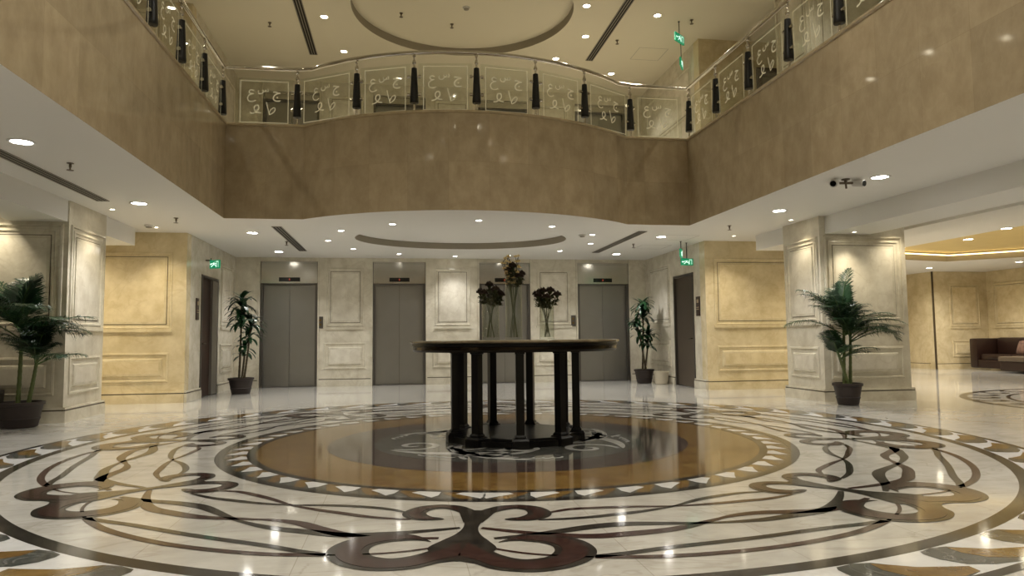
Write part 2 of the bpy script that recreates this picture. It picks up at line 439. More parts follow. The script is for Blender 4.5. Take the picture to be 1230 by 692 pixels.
# recess: wall ring and raised disc
def recess(bm, loop, z0, z1, mw, mt):
    n = len(loop)
    for i in range(n):
        a, b = loop[i], loop[(i+1) % n]
        quad(bm, [(a[0], a[1], z0), (b[0], b[1], z0), (b[0], b[1], z1), (a[0], a[1], z1)], mw)
    vs = [bm.verts.new((x, y, z1)) for x, y in loop]
    bm.faces.new(vs).material_index = mt
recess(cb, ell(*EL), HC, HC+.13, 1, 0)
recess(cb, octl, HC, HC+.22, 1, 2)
ceiling = struct('ceiling', cb, [M['white_paint'], M['recess_shade'], M['gold_glow']], recalc=False, label='white lower ceiling with shallow oval recess in front of the lifts')
ub = BM()
UL = [(x, y) for x, y in ell(.05, 5.45, 2.06, 2.06)]
fill_poly(ub, [[(-12.5, -12.5), (25, -12.5), (25, 21), (-12.5, 21)], UL], UC, 0, up=False)
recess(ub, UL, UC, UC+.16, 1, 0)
struct('ceiling', ub, [M['cream_paint'], M['recess_shade']], recalc=False, label='cream upper ceiling with large round recess above the gallery')
# gallery fascia with ledge (UV along the run)
def fascia(name, path, label):
    bm = BM(); uv = bm.loops.layers.uv.new('UVMap')
    d = [0]
    for a, b in zip(path, path[1:]): d.append(d[-1]+math.dist(a, b))
    def face(pts, uvs, mat):
        f = quad(bm, pts, mat)
        for l, t in zip(f.loops, uvs): l[uv].uv = t
    # inward normals for offsets
    N = []
    for i in range(len(path)):
        a = Vector(path[max(i-1, 0)]); b = Vector(path[min(i+1, len(path)-1)])
        t = (b-a).normalized(); N.append(Vector((-t.y, t.x)))   # points away from the void
    def off(i, o): p = Vector(path[i])+N[i]*o; return (p.x, p.y)
    for i in range(len(path)-1):
        a, b = path[i], path[i+1]
        face([(a[0],a[1],HC), (b[0],b[1],HC), (b[0],b[1],TZ-.045), (a[0],a[1],TZ-.045)], [(d[i],0), (d[i+1],0), (d[i+1],1.53), (d[i],1.53)], 0)
        prof = [(0, TZ-.045), (-.022, TZ-.036), (-.026, TZ-.014), (-.014, TZ), (.2, TZ), (.2, TZ-.12)]
        for (o0, z0), (o1, z1) in zip(prof, prof[1:]):
            A0, B0, A1_, B1_ = off(i, o0), off(i+1, o0), off(i, o1), off(i+1, o1)
            face([(*A0, z0), (*B0, z0), (*B1_, z1), (*A1_, z1)], [(d[i],0), (d[i+1],0), (d[i+1],.05), (d[i],.05)], 1)
    o = struct(name, bm, [M['fascia'], M['ledge']], smooth=True, recalc=False, label=label)
    return o
M['ledge'] = marble('ledge_marble', srgb(178,162,130), srgb(198,182,150), srgb(166,150,122), 2, .3, .1)
fascia('wall_left_gallery', [(-3.84, YB), (-3.84, 4.15)], 'tan marble gallery front on the left of the open void')
fascia('wall_front_gallery', front_path, 'tan marble gallery front bulging in a curve above the lifts')
fascia('wall_right_gallery', [(3.84, 4.15), (3.84, YB)], 'tan marble gallery front on the right of the open void')
fascia('wall_rear_gallery', [(3.84, YB), (-3.84, YB)], 'tan marble gallery front closing the void behind the viewer')
sb = BM()
fill_poly(sb, [[(-12.5, -12.5), (25, -12.5), (25, 21), (-12.5, 21)], [(-4.03, YB-.2)]+[(-4.03, 4.3), (-2.9, 4.3)]+[arcp(-42+84*i/20, ARC_R-.2) for i in range(21)]+[(2.98, 4.3), (4.03, 4.3), (4.03, YB-.2)]], 4.40, 0)
struct('floor_gallery', sb, [M['wall']], recalc=False, label='gallery level floor behind the balustrade')

# ceiling beams (drop beams beside the void, in front of the pillars)
def beam(name, x0, x1, y1, label):
    b = BM(); box(b, x0, x1, -12.4, y1, 2.69, HC, 0)
    return struct(name, b, M['white_paint'], label=label)
beam('trim_left', -6.25, -5.55, 5.36, 'white ceiling beam running over the left pillar')
# right beam is splayed slightly, as seen
b = BM()
pts = [(5.62, 5.2), (5.95, -12.4), (6.75, -12.4), (6.42, 5.2)]
for i in range(4):
    a, c = pts[i], pts[(i+1) % 4]
    quad(b, [(*a, 2.69), (*c, 2.69), (*c, HC), (*a, HC)])
quad(b, [(*p, 2.69) for p in pts])
struct('trim_right', b, M['white_paint'], label='white ceiling beam running over the right pillar')
b = BM()
box(b, 7.5, 8.1, -12.4, 9.0, 2.86, HC, 0); box(b, 8.1, 8.35, -12.4, 9.0, 2.91, HC, 0)
struct('trim_lounge', b, M['white_paint'], label='stepped white ceiling band at the lounge side')

# ------------------------------------------------------------------ walls
class Wall:
    """panelled marble wall drawn in (along, height, out) coordinates"""
    def __init__(s, p0, p1, mats=('wall', 'wall_inset', 'groove')):
        s.p0 = Vector(p0); d = Vector(p1)-s.p0; s.L = d.length; s.u = d.normalized(); s.n = Vector((s.u.y, -s.u.x))
        s.bm = BM(); s.mats = [M[k] for k in mats]
    def P(s, u, v, h):
        q = s.p0+s.u*u+s.n*h; return (q.x, q.y, v)
    def block(s, u0, u1, v0, v1, h0, h1, mat=0):
        c = [s.P(u, v, h) for v in (v0, v1) for u, h in ((u0, h0), (u1, h0), (u1, h1), (u0, h1))]
        v = [s.bm.verts.new(p) for p in c]
        for q in ((3,2,1,0),(4,5,6,7),(0,1,5,4),(1,2,6,5),(2,3,7,6),(3,0,4,7)):
            s.bm.faces.new([v[i] for i in q]).material_index = mat
    def frame(s, u0, u1, v0, v1, prof, mat=0, fill=None):
        """mitred moulding: prof = [(inset, height), ...]; fill = material of the field"""
        loops = []
        for i, h in prof:
            loops.append([s.bm.verts.new(s.P(u, v, h)) for u, v in ((u0+i, v0+i), (u1-i, v0+i), (u1-i, v1-i), (u0+i, v1-i))])
        for k, (a, b) in enumerate(zip(loops, loops[1:])):
            mm = mat[k] if isinstance(mat, (list, tuple)) else mat
            for j in range(4):
                s.bm.faces.new((a[j], a[(j+1)%4], b[(j+1)%4], b[j])).material_index = mm
        if fill is not None: s.bm.faces.new(loops[-1]).material_index = fill
    def upper_panel(s, u0, u1, v0, v1, lintel=True):
        s.frame(u0-.09, u1+.09, v0-.09, v1+.09, [(0, 0), (.004, .018), (.03, .022), (.045, .004), (.078, .004), (.079, .001), (.089, .001), (.09, .012), (.13, .012)], [0,0,0,0,0,2,0,0], 1)
    def ledge(s, u0, u1, v):
        s.block(u0, u1, v-.02, v+.02, -.01, .03)
        s.block(u0, u1, v+.02, v+.035, -.01, .018)
    def lower_panel(s, u0, u1, v0, v1):
        s.frame(u0, u1, v0, v1, [(0, 0), (.004, .016), (.03, .02), (.04, .004), (.10, .004), (.115, .024), (.15, .028)], 0, 1)
    def base(s, u0, u1, z0=0, h=.165):
        s.block(u0, u1, z0, z0+h-.01, -.01, .045)
        s.block(u0, u1, z0+h-.01, z0+h+.008, -.01, .028, 2)
        s.block(u0, u1, z0+h+.008, z0+h+.035, -.01, .034)
    def done(s, name, label=None):
        return struct(name, s.bm, s.mats, label=label)

DOORS = [(-4.22, -3.06), (-1.69, -.575), (.82, 1.94), (3.24, 4.43)]
YW = 9.5
X0, X1 = -4.83, 4.93
def back_wall(name, z0, z1, dh, hh, detail, label):
    w = Wall((X0, YW), (X1, YW))
    U = lambda x: x-X0
    edges = [X0]
    for a, b_ in DOORS: edges += [a-.06, b_+.06]
    edges.append(X1)
    for i in range(0, len(edges), 2):
        a, c = U(edges[i]), U(edges[i+1])
        w.block(a, c, z0, z1, -.25, 0)
        for q in ((a, a+.035) if i else None, (c-.035, c) if i < 8 else None):
            if q: w.block(q[0], q[1], z0, z1, 0, .03)
        if detail and c-a > .8:
            m = (a+c)/2
            w.upper_panel(m-.33, m+.33, z0+1.47, z0+2.65)
            w.ledge(m-.44, m+.44, z0+1.33)
            w.lower_panel(m-.48, m+.48, z0+.39, z0+1.0)
            w.base(a+.035, c-.035, z0)
        elif detail:
            w.base(a+.0, c-.035, z0)
        elif c-a > .8:
            m = (a+c)/2
            w.upper_panel(m-.33, m+.33, z0+1.4, z0+2.35)
    for a, b_ in DOORS:
        w.block(U(a-.06), U(b_+.06), z0+hh, z1, -.25, 0)
        w.block(U(a-.06), U(b_+.06), z0, z0+hh, -.25, -.2, 2)
    return w.done(name, label)
back_wall('wall_back', 0, HC, 2.35, 2.89, True, 'cream marble panelled wall holding the four lifts')
back_wall('wall_back_gallery', 4.40, UC, 2.30, 2.50, False, 'cream marble wall of the gallery lift landing')

def elevator(i, a, b_, z0, dh, hh, label, cat='elevator', display=True, group=None):
    t = thing('elevator_entrance', label, cat, ((a+b_)/2, YW, z0), 0, group)
    w = (b_-a)/2
    for s in (-1, 1):
        q = BM(); x0, x1 = (-w, -.003) if s < 0 else (.003, w)
        box(q, x0, x1, .10, .13, .012, dh, 0, .002)
        obj('door_panel', q, M['steel'], t)
    q = BM()   # jamb and sill
    box(q, -w-.055, -w, .0, .14, 0, dh+.03); box(q, w, w+.055, .0, .14, 0, dh+.03); box(q, -w, w, .0, .14, dh, dh+.03); box(q, -w, w, .02, .14, 0, .012)
    obj('frame', q, M['steel_dark'], t)
    q = BM()
    box(q, -w-.05, w+.05, .03, .06, dh+.03, hh, 0, .003)
    box(q, -w-.05, w+.05, .012, .06, hh-.03, hh, 0)
    obj('header_panel', q, M['header'], t)
    if display:
        q = BM(); box(q, -.235, .235, .015, .03, dh+.075, dh+.17, 0, .003)
        d = obj('floor_display', q, M['display'], t)
        q = BM(); box(q, -.012, .012, .010, .015, dh+.10, dh+.145)
        obj('indicator', q, M['red_led'], d)
    return t
LBL = ['leftmost steel lift door beside the left strap-leaved plant', 'steel lift door just left of the round table', 'steel lift door partly hidden behind the round table and vases', 'rightmost steel lift door beside the right strap-leaved plant']
for i, (a, c) in enumerate(DOORS): elevator(i, a, c, 0, 2.35, 2.885, LBL[i])
LBU = ['leftmost lift door of the upper gallery landing', 'second lift door from the left on the upper gallery landing', 'third lift door from the left on the upper gallery landing', 'rightmost lift door of the upper gallery landing']
for i, (a, c) in enumerate(DOORS): elevator(i, a, c, 4.40, 2.28, 2.49, LBU[i], display=False)

# lift call panels
def call_panel(x, z, label):
    t = thing('call_panel', label, 'call panel', (x, YW, z))
    q = BM(); box(q, -.065, .065, -.014, 0, -.135, .135, 0, .004); obj('faceplate', q, M['steel_dark'], t)
    for dz in (.05, -.05):
        q = BM(); box(q, -.028, .028, -.024, -.014, dz-.028, dz+.028, 0, .004); obj('button', q, M['brass'], t)
call_panel(-2.94, 1.475, 'dark call button plate right of the leftmost lift door')
call_panel(3.06, 1.475, 'dark call button plate left of the rightmost lift door')

# tan return walls (left and right of the lift lobby)
def tan_wall(name, p0, p1, zb, zt, pan, label, z0=0, warm=True, cut=0):
    w = Wall(p0, p1, ('wall_warm', 'inset_warm', 'groove') if warm else ('wall', 'wall_inset', 'groove'))
    w.block(0, w.L, zb, zt, -.25, 0)
    for (u0, u1) in pan:
        w.upper_panel(u0, u1, z0+1.37, z0+2.54)
        w.ledge(u0-.1, u1+.1, z0+1.25)
        w.lower_panel(u0-.05, u1+.05, z0+.36, z0+.87)
    w.base(0, w.L, z0)
    return w.done(name, label)
YL, YR = 5.78, 6.0
tan_wall('wall_left', (-12.4, YL), (-4.83+.0, YL), 0, HC, [(5.0, 7.25), (2.2, 4.4)], 'golden marble wall left of the lift lobby')
tan_wall('wall_right', (4.93, YR), (8.2, YR), 0, HC, [(.27, 2.6)], 'golden marble wall right of the lift lobby', cut=1)
tan_wall('wall_left_gallery_end', (-12.4, YL), (-4.83, YL), 4.4, UC, [(5.2, 7.0)], 'tan marble gallery wall at upper left', 4.4)
w = Wall((4.93, YR), (8.2, YR), ('wall_warm', 'inset_warm', 'groove'))
w.block(0, 1.25, 4.4, UC, -.25, 0); w.block(2.35, 3.27, 4.4, UC, -.25, 0); w.block(1.25, 2.35, 6.62, UC, -.25, 0)
w.done('wall_right_gallery_end', 'tan marble gallery wall at upper right')
t = thing('gallery_doorway', 'dark framed doorway seen through the upper right balustrade glass', 'doorway', (4.93+1.8, YR, 4.4))
q = BM(); box(q, -.55, -.43, -.03, .2, 0, 2.22); box(q, .43, .55, -.03, .2, 0, 2.22); box(q, -.43, .43, -.03, .2, 2.1, 2.22); obj('frame', q, M['wood_door'], t)
q = BM(); box(q, -.43, .43, .14, .18, 0, 2.1); obj('door_leaf', q, M['grey_door'], t)
q = BM(); box(q, -.1, .3, .12, .14, 1.45, 1.95); obj('pane', q, M['inset_warm'], t)
# return walls running back to the lifts
def side_wall(name, x, y0, y1, right, zb, zt, door, z0, label):
    p0, p1 = ((x, y0), (x, y1)) if not right else ((x, y1), (x, y0))
    w = Wall(p0, p1)
    L = w.L
    if door:
        d0, d1, dh = door
        U = (lambda y: y-y0) if not right else (lambda y: y1-y)
        a, c = sorted((U(d0), U(d1)))
        e0, e1 = (.25, 0) if not right else (0, .25)
        w.block(e0, a, zb, zt, -.25, 0); w.block(c, L-e1, zb, zt, -.25, 0); w.block(a, c, dh, zt, -.25, 0); w.block(a, c, zb, dh, -.25, -.16)
        w.base(0, a, z0); w.base(c, L, z0)
        lo, hi = (c+.35, L-.35) if not right else (.35, a-.35)
        if hi-lo > .5:
            w.upper_panel(lo, hi, z0+1.47, z0+2.62); w.ledge(lo-.1, hi+.1, z0+1.33); w.lower_panel(lo-.08, hi+.08, z0+.39, z0+1.0)
    else:
        w.block(0 if right else .25, L-.25 if right else L, zb, zt, -.25, 0)
        w.upper_panel(.5, L-.5, z0+1.4, z0+2.3)
        w.base(0, L, z0)
    return w.done(name, label)
side_wall('wall_left_return', X0, YL, YW, False, 0, HC, (6.72, 7.95, 2.33), 0, 'cream marble side wall with the dark wooden door')
side_wall('wall_right_return', X1, YR, YW, True, 0, HC, (6.58, 7.65, 2.40), 0, 'cream marble side wall with the grey metal door')
side_wall('wall_left_return_gallery', X0, YL, YW, False, 4.4, UC, None, 4.4, 'upper gallery side wall at the left')
side_wall('wall_right_return_gallery', X1, YR, YW, True, 4.4, UC, None, 4.4, 'upper gallery side wall at the right')
# service doors
def service_door(n, x, y0, y1, h, right, mat, label):
    t = thing('door_%d' % n, label, 'door', (x, (y0+y1)/2, 0)); t['kind'] = 'structure'
    hw = (y1-y0)/2; s = 1 if right else -1
    def bx(a0, a1, b0, b1, c0, c1, bev=0):
        q = BM(); xs = sorted((s*a0, s*a1)); box(q, xs[0], xs[1], b0, b1, c0, c1, 0, bev); return q
    obj('leaf', bx(.03, .075, -hw+.05, hw-.05, .01, h-.05, .003), mat, t)
    q = BM()
    for b0, b1, c0, c1 in ((-hw, -hw+.05, 0, h), (hw-.05, hw, 0, h), (-hw+.05, hw-.05, h-.05, h)):
        xs = sorted((s*-.02, s*.15)); box(q, xs[0], xs[1], b0, b1, c0, c1)
    obj('frame', q, M['steel_dark'], t)
    q = BM()
    yy = -hw+.13
    tube(q, [(s*.03, yy, 1.02), (s*-.03, yy, 1.02), (s*-.035, yy+.12, 1.02)], .01, 8)
    obj('handle', q, M['chrome'], t, True)
    return t
sd1 = service_door(1, X0, 6.72, 7.95, 2.33, False, M['wood_door'], 'dark reddish wooden service door in the left side wall')
service_door(2, X1, 6.58, 7.65, 2.40, True, M['grey_door'], 'grey metal service door in the right side wall')
q = BM(); box(q, -.03, .02, .16, .56, .012, 2.27, 0, .003); obj('side_panel', q, M['steel'], sd1)
def plaque(x, y, z, s, label):
    t = thing('wall_plaque', label, 'sign', (x, y, z))
    q = BM(); xs = sorted((0, -s*.018)); box(q, xs[0], xs[1], -.09, .09, -.2, .2, 0, .004); obj('plate', q, M['plaque'], t)
    q = BM(); xs = sorted((-s*.018, -s*.022))
    box(q, xs[0], xs[1], -.045, .045, .07, .14); box(q, xs[0], xs[1], -.06, .06, -.03, -.015); box(q, xs[0], xs[1], -.06, .06, -.07, -.055)
    obj('symbol', q, M['plaque_light'], t)
plaque(X0, 6.46, 1.66, -1, 'brown plaque beside the dark wooden service door')
plaque(X1, 6.36, 1.68, 1, 'brown plaque beside the grey metal service door')

# pillars (both floors)
def pillar(name, x0, x1, y0, y1, zb, zt, z0, side, label):
    bm = None
    out = BM(); box(out, x0, x1, y0, y1, zb, zt, 0)
    faces = [((x0, y0), (x1, y0)), ((x1, y0), (x1, y1)), ((x1, y1), (x0, y1)), ((x0, y1), (x0, y0))]
    mats = [M['wall'], M['wall_inset'], M['groove']]
    for p0, p1 in faces:
        w = Wall(p0, p1); w.bm.free(); w.bm = out
        m0, m1 = .22, w.L-.22
        if w.L > 2: spans = [(m0, w.L/2-.12), (w.L/2+.12, m1)] if w.L > 2.4 else [(m0, m1)]
        else: spans = [(m0, m1)]
        for a, c in spans:
            w.upper_panel(a, c, z0+1.38, z0+2.50)
            w.frame(a-.16, c+.16, z0+1.22, z0+2.66, [(0, 0), (.004, .02), (.03, .026), (.04, .0)], 0)
            w.ledge(a-.14, c+.14, z0+1.25)
            w.lower_panel(a-.1, c+.1, z0+.36, z0+.87)
        w.base(-.04, w.L+.04, z0)
    return struct(name, out, mats, label=label)
pillar('wall_left_pillar', -8.2, -5.53, 2.9, 4.12, 0, HC, 0, 1, 'square cream marble pillar behind the left palm')
pillar('wall_right_pillar', 5.56, 7.08, 3.03, 4.12, 0, HC, 0, 1, 'square cream marble pillar behind the right palm')
pillar('wall_left_pillar_gallery', -8.2, -5.53, 2.9, 4.12, 4.4, UC, 4.4, 1, 'upper part of the left marble pillar on the gallery')
pillar('wall_right_pillar_gallery', 5.56, 7.08, 3.03, 4.12, 4.4, UC, 4.4, 1, 'upper part of the right marble pillar on the gallery')
pillar('wall_left_rear_pillar', -8.2, -5.53, -5.2, -3.9, 0, HC, 0, 1, 'cream marble pillar left of the viewer')
# outer walls
def plain_wall(name, p0, p1, zb, zt, mats=('wall', 'wall_inset', 'groove'), pans=(), label=None):
    w = Wall(p0, p1, mats); w.block(0, w.L, zb, zt, -.25, 0); w.base(0, w.L, zb)
    for u0, u1 in pans:
        w.upper_panel(u0, u1, zb+1.38, zb+2.52); w.ledge(u0-.1, u1+.1, zb+1.25); w.lower_panel(u0-.05, u1+.05, zb+.36, zb+.87)
    return w.done(name, label)
plain_wall('wall_far_left', (-12.4, -12.4), (-12.4, 5.7), 0, HC, pans=[(1, 3), (4, 6), (7, 9), (10, 12), (13, 15)], label='outer marble wall far to the left')
plain_wall('wall_far_left_gallery', (-12.4, -12.4), (-12.4, 5.7), 4.4, UC, label='outer gallery wall far to the left')
plain_wall('wall_rear', (24, -12.4), (-12.4, -12.4), 0, HC, pans=[(3*k+1, 3*k+3) for k in range(11)], label='marble wall behind the viewer')
plain_wall('wall_rear_gallery_end', (24, -12.4), (-12.4, -12.4), 4.4, UC, label='gallery wall behind the viewer')
plain_wall('wall_far_right_gallery', (10.5, 8), (10.5, -12.4), 4.4, UC, pans=[(2.6*k+.6, 2.6*k+2.4) for k in range(7)], label='outer gallery wall at the right')
plain_wall('wall_right_gallery_corridor', (8.2, 8), (10.5, 8), 4.4, UC, label='end of the gallery corridor at the right')
# lounge walls
LM = ('wall_warm', 'inset_warm', 'groove')
plain_wall('wall_lounge_passage', (8.2, 13.6), (15.0, 13.6), 0, HC, LM, pans=[(.5, 2.6), (3.3, 5.4)], label='marble wall at the far end of the lounge')
plain_wall('wall_lounge_side', (8.2, YR), (8.2, 13.6), 0, HC, LM, label='side wall of the lounge passage')
plain_wall('wall_lounge_back', (15.0, 12.0), (16.85, 12.0), 0, HC, LM, pans=[(.62, 1.48)], label='panelled marble wall left of the sofa corner')
plain_wall('wall_lounge_right', (16.85, 12.0), (16.85, -12.4), 0, HC, LM, pans=[(2.3*k+.35, 2.3*k+1.9) for k in range(9)], label='panelled marble wall behind the brown sofa')
plain_wall('wall_lounge_pier', (15.0, 13.6), (15.0, 12.25), 0, HC, LM, label='short return wall in the lounge')
b = BM(); box(b, 14.96, 14.995, 11.97, 12.02, 0, HC); struct('trim_1', b, M['groove'], label='dark vertical strip at the lounge wall corner')

# ------------------------------------------------------------------ balustrade
def text_mesh(ch, size):
    cu = bpy.data.curves.new('t', 'FONT'); cu.body = ch; cu.size = size; cu.extrude = 0; cu.align_x = 'CENTER'; cu.align_y = 'CENTER'; cu.offset = .002
    o = bpy.data.objects.new('t', cu); COL.objects.link(o)
    bpy.context.view_layer.update()
    me = bpy.data.meshes.new_from_object(o.evaluated_get(bpy.context.evaluated_depsgraph_get()))
    bpy.data.objects.remove(o); return me
GLY = {c: text_mesh(c, .24) for c in ('\u0633', '\u062c')}
def stroke_mesh(lines, w=.055):
    q = BM()
    for ln in lines:
        P = [Vector(p) for p in catmull(ln, 5)]; n = len(P); A, B = [], []
        for i, p in enumerate(P):
            t = (P[min(i+1, n-1)]-P[max(i-1, 0)]).normalized(); nn = Vector((-t.y, t.x))
            A.append(q.verts.new((p+nn*w).to_3d())); B.append(q.verts.new((p-nn*w).to_3d()))
        for i in range(n-1): q.faces.new((A[i], A[i+1], B[i+1], B[i]))
    me = bpy.data.meshes.new('stroke'); q.to_mesh(me); q.free(); return me
GLY['\u0639'] = stroke_mesh([[(.78,1.12),(.5,1.25),(.28,1.08),(.36,.86),(.75,.82)], [(.62,.83),(.25,.62),(.10,.3),(.28,-.02),(.62,-.08),(.95,.08)]])
GLY['\u0647'] = stroke_mesh([[(.0,.05),(.35,.12),(.75,.5),(.7,.85),(.42,.8),(.36,.45),(.6,.2),(1.0,.12)]])
GLY['\u0637'] = stroke_mesh([[(.0,1.45),(.12,.9),(.30,.25),(.38,-.05)], [(.30,.1),(.5,.55),(.85,.82),(1.0,.6),(.8,.25),(.45,.02),(.3,.0)]])

def post(t, x, y, dx, dy):
    """chrome post with a tapering black sleeve; (dx,dy) runs along the rail"""
    q = BM(); lathe(q, [(.045, 0), (.045, .012), (.02, .02), (.016, .05), (.016, .16), (.016, .74), (.026, .75), (.03, .775), (.022, .80), (.012, .82), (.012, .85), (.024, .86), (.026, .88), (.018, .90)], 16, (x, y, 0))
    p = obj('post', q, M['chrome'], t, True)
    q = BM(); lathe(q, [(.018, .13), (.062, .135), (.067, .15), (.066, .18), (.044, .64), (.042, .68), (.018, .685)], 20, (x, y, 0))
    obj('sleeve', q, M['black_sleeve'], p, True)
    for z in (.27, .55):
        q = BM(); tube(q, [(x-dx*.085, y-dy*.085, z), (x+dx*.085, y+dy*.085, z)], .016, 10)
        for s in (-1, 1):
            tube(q, [(x+s*dx*.07, y+s*dy*.07, z), (x+s*dx*.105, y+s*dy*.105, z)], .026, 10)
        obj('glass_clamp', q, M['chrome'], p, True)

def panel(t, a, c):
    """sheet of glass between posts with an etched border and letters"""
    a = Vector(a); c = Vector(c); d = (c-a); L = d.length; d.normalize(); n = Vector((d.y, -d.x))
    def W(u, v, h): p = a+d*u+n*h; return (p.x, p.y, v)
    q = BM(); g0, g1 = .065, L-.065
    v = [q.verts.new(W(u, z, h)) for z in (.02, .76) for u, h in ((g0, -.005), (g1, -.005), (g1, .005), (g0, .005))]
    for f in ((3,2,1,0),(4,5,6,7),(0,1,5,4),(1,2,6,5),(2,3,7,6),(3,0,4,7)): q.faces.new([v[i] for i in f])
    g = obj('glass_panel', q, M['glass'], t)
    q = BM(); i0, i1, z0, z1, wd, h = g0+.07, g1-.07, .03, .72, .012, .0065
    for (u0, u1, w0, w1) in ((i0, i1, z1-wd, z1), (i0, i0+wd, z0, z1), (i1-wd, i1, z0, z1), (i0, i1, z0, z0+wd)):
        quad(q, [W(u0, w0, h), W(u1, w0, h), W(u1, w1, h), W(u0, w1, h)])
    m = L/2
    for ch, du, z in (('\u0639', -.2, .47), ('\u0633', -.02, .55), ('\u062c', .19, .47), ('\u0647', -.13, .25), ('\u0637', .10, .27)):
        me = GLY[ch]
        if not me.vertices: continue
        xs = [vv.co.x for vv in me.vertices]; ys = [vv.co.y for vv in me.vertices]
        cx, cy = (min(xs)+max(xs))/2, (min(ys)+max(ys))/2
        k = (.21 if ch in '\u0639\u0637' else .17)/max(max(xs)-min(xs), max(ys)-min(ys))
        vs = [q.verts.new(W(m+du+(vv.co.x-cx)*k, z+(vv.co.y-cy)*k, h)) for vv in me.vertices]
        for p in me.polygons:
            try: q.faces.new([vs[i] for i in p.vertices])
            except ValueError: pass
    obj('etched_lettering', q, M['etch'], g, recalc=False)

def rail(t, pts, r=.032):
    q = BM(); tube(q, [(x, y, .925) for x, y in pts], r, 14); return obj('handrail', q, M['chrome'], t, True)

front = thing('glass_balustrade', 'curved glass balustrade with black-sleeved posts above the lift lobby', 'balustrade', (0, 0, TZ))
fp = [(-3.78, 4.22), (-2.76, 4.22)] + [arcp(a, ARC_R-.08) for a in (-28.5, -14.3, 0, 14.3, 28.5)] + [(2.84, 4.22)]
arcr = [arcp(-42+84*i/36, ARC_R-.08) for i in range(37)]
rail(front, [(-3.86, 4.22), (-2.85, 4.21)]+arcr+[(2.92, 4.21), (3.86, 4.22)])
for i, p in enumerate(fp):
    d = Vector(fp[min(i+1, len(fp)-1)])-Vector(fp[max(i-1, 0)]); d.normalize()
    if i: post(front, p[0], p[1], d.x, d.y)
fp2 = fp+[(3.84, 4.22)]
for a, c in zip(fp2, fp2[1:]): panel(front, a, c)
left = thing('glass_balustrade', 'straight glass balustrade with black-sleeved posts on the left gallery edge', 'balustrade', (0, 0, TZ))
rail(left, [(-3.9, YB), (-3.9, 4.24)])
yl = [4.18-1.08*k for k in range(12)]
for y in yl: post(left, -3.9, y, 0, 1)
for y0, y1 in zip(yl[1:], yl): panel(left, (-3.9, y0), (-3.9, y1))
right = thing('glass_balustrade', 'straight glass balustrade with black-sleeved posts on the right gallery edge', 'balustrade', (0, 0, TZ))
rail(right, [(3.9, YB), (3.9, 4.24)])
for y in yl: post(right, 3.9, y, 0, 1)
for y0, y1 in zip(yl[1:], yl): panel(right, (3.9, y1), (3.9, y0))

# ------------------------------------------------------------------ ceiling fittings
dl_me = {}
def downlight(x, y, z, label, power=60, warm=False, r=.085, group=None, cone=120, blend=.8, col=None, gal=False, light=True):
    t = thing('downlight', label, 'ceiling light', (x, y, z), 0, group)
    key = (r, warm)
    if key not in dl_me:
        q = BM(); lathe(q, [(r*.82, -.001), (r*.84, -.008), (r, -.012), (r*1.08, -.006), (r*1.1, 0)], 28, cap=False)
        o = obj('trim_ring', q, M['plastic'], t, True)
        q = BM(); lathe(q, [(0, -.005), (r*.83, -.004)], 28, cap=False)
        o2 = obj('lens', q, M['lamp_warm'] if warm else M['lamp'], t)
        dl_me[key] = (o, o2)
    else:
        for src in dl_me[key]:
            c = src.copy(); COL.objects.link(c); c.parent = t
    if light:
        L = bpy.data.lights.new('downlight_beam', 'SPOT'); L.energy = power; L.spot_size = rad(cone); L.spot_blend = blend; L.shadow_soft_size = .06
        L.color = col or ((1, .93, .82) if warm else (1, .98, .96))
        lo = bpy.data.objects.new('downlight_beam', L); lo.location = (x, y, z-.03); COL.objects.link(lo)
    return t
RING = [(-2.49,6.55),(-2.14,5.25),(-2.09,7.78),(-1.24,4.46),(-1.14,8.6),(.14,8.95),(.15,3.95),(1.47,4.45),(2.37,7.79),(2.43,5.34),(2.73,6.56),(1.36,8.7)]
for x, y in RING:
    downlight(x, y, HC, 'small recessed downlight in the ring around the oval ceiling recess', 26, r=.06, group='ring of small downlights around the oval recess', cone=110)
for x, y, l in ((-3.71,5.66,'larger downlight near the left end of the left ceiling slot'), (-3.70,8.39,'larger downlight in front of the leftmost lift door'),
             (3.84,5.51,'larger downlight near the right ceiling slot and the exit signs'), (3.81,8.29,'larger downlight in front of the rightmost lift door')):
    downlight(x, y, HC, l, 42, r=.1)
for x, y, l in ((-4.69,3.0,'oblong looking downlight between gallery front and left beam, further one'), (-4.69,-.1,'large bright downlight at the left edge beside the long slot'),
             (4.65,2.63,'downlight right of the gallery front beside the right beam, further one'), (4.68,.34,'bright downlight next to the twin security camera')):
    downlight(x, y, HC, l, 48, r=.11)
for x in (-4.69, 4.68):
    for y in (-3.1, -6.1, -9.1):
        downlight(x, y, HC, 'downlight in the side ceiling beside the viewer', 48, r=.11, group='side ceiling downlights beside and behind the viewer')
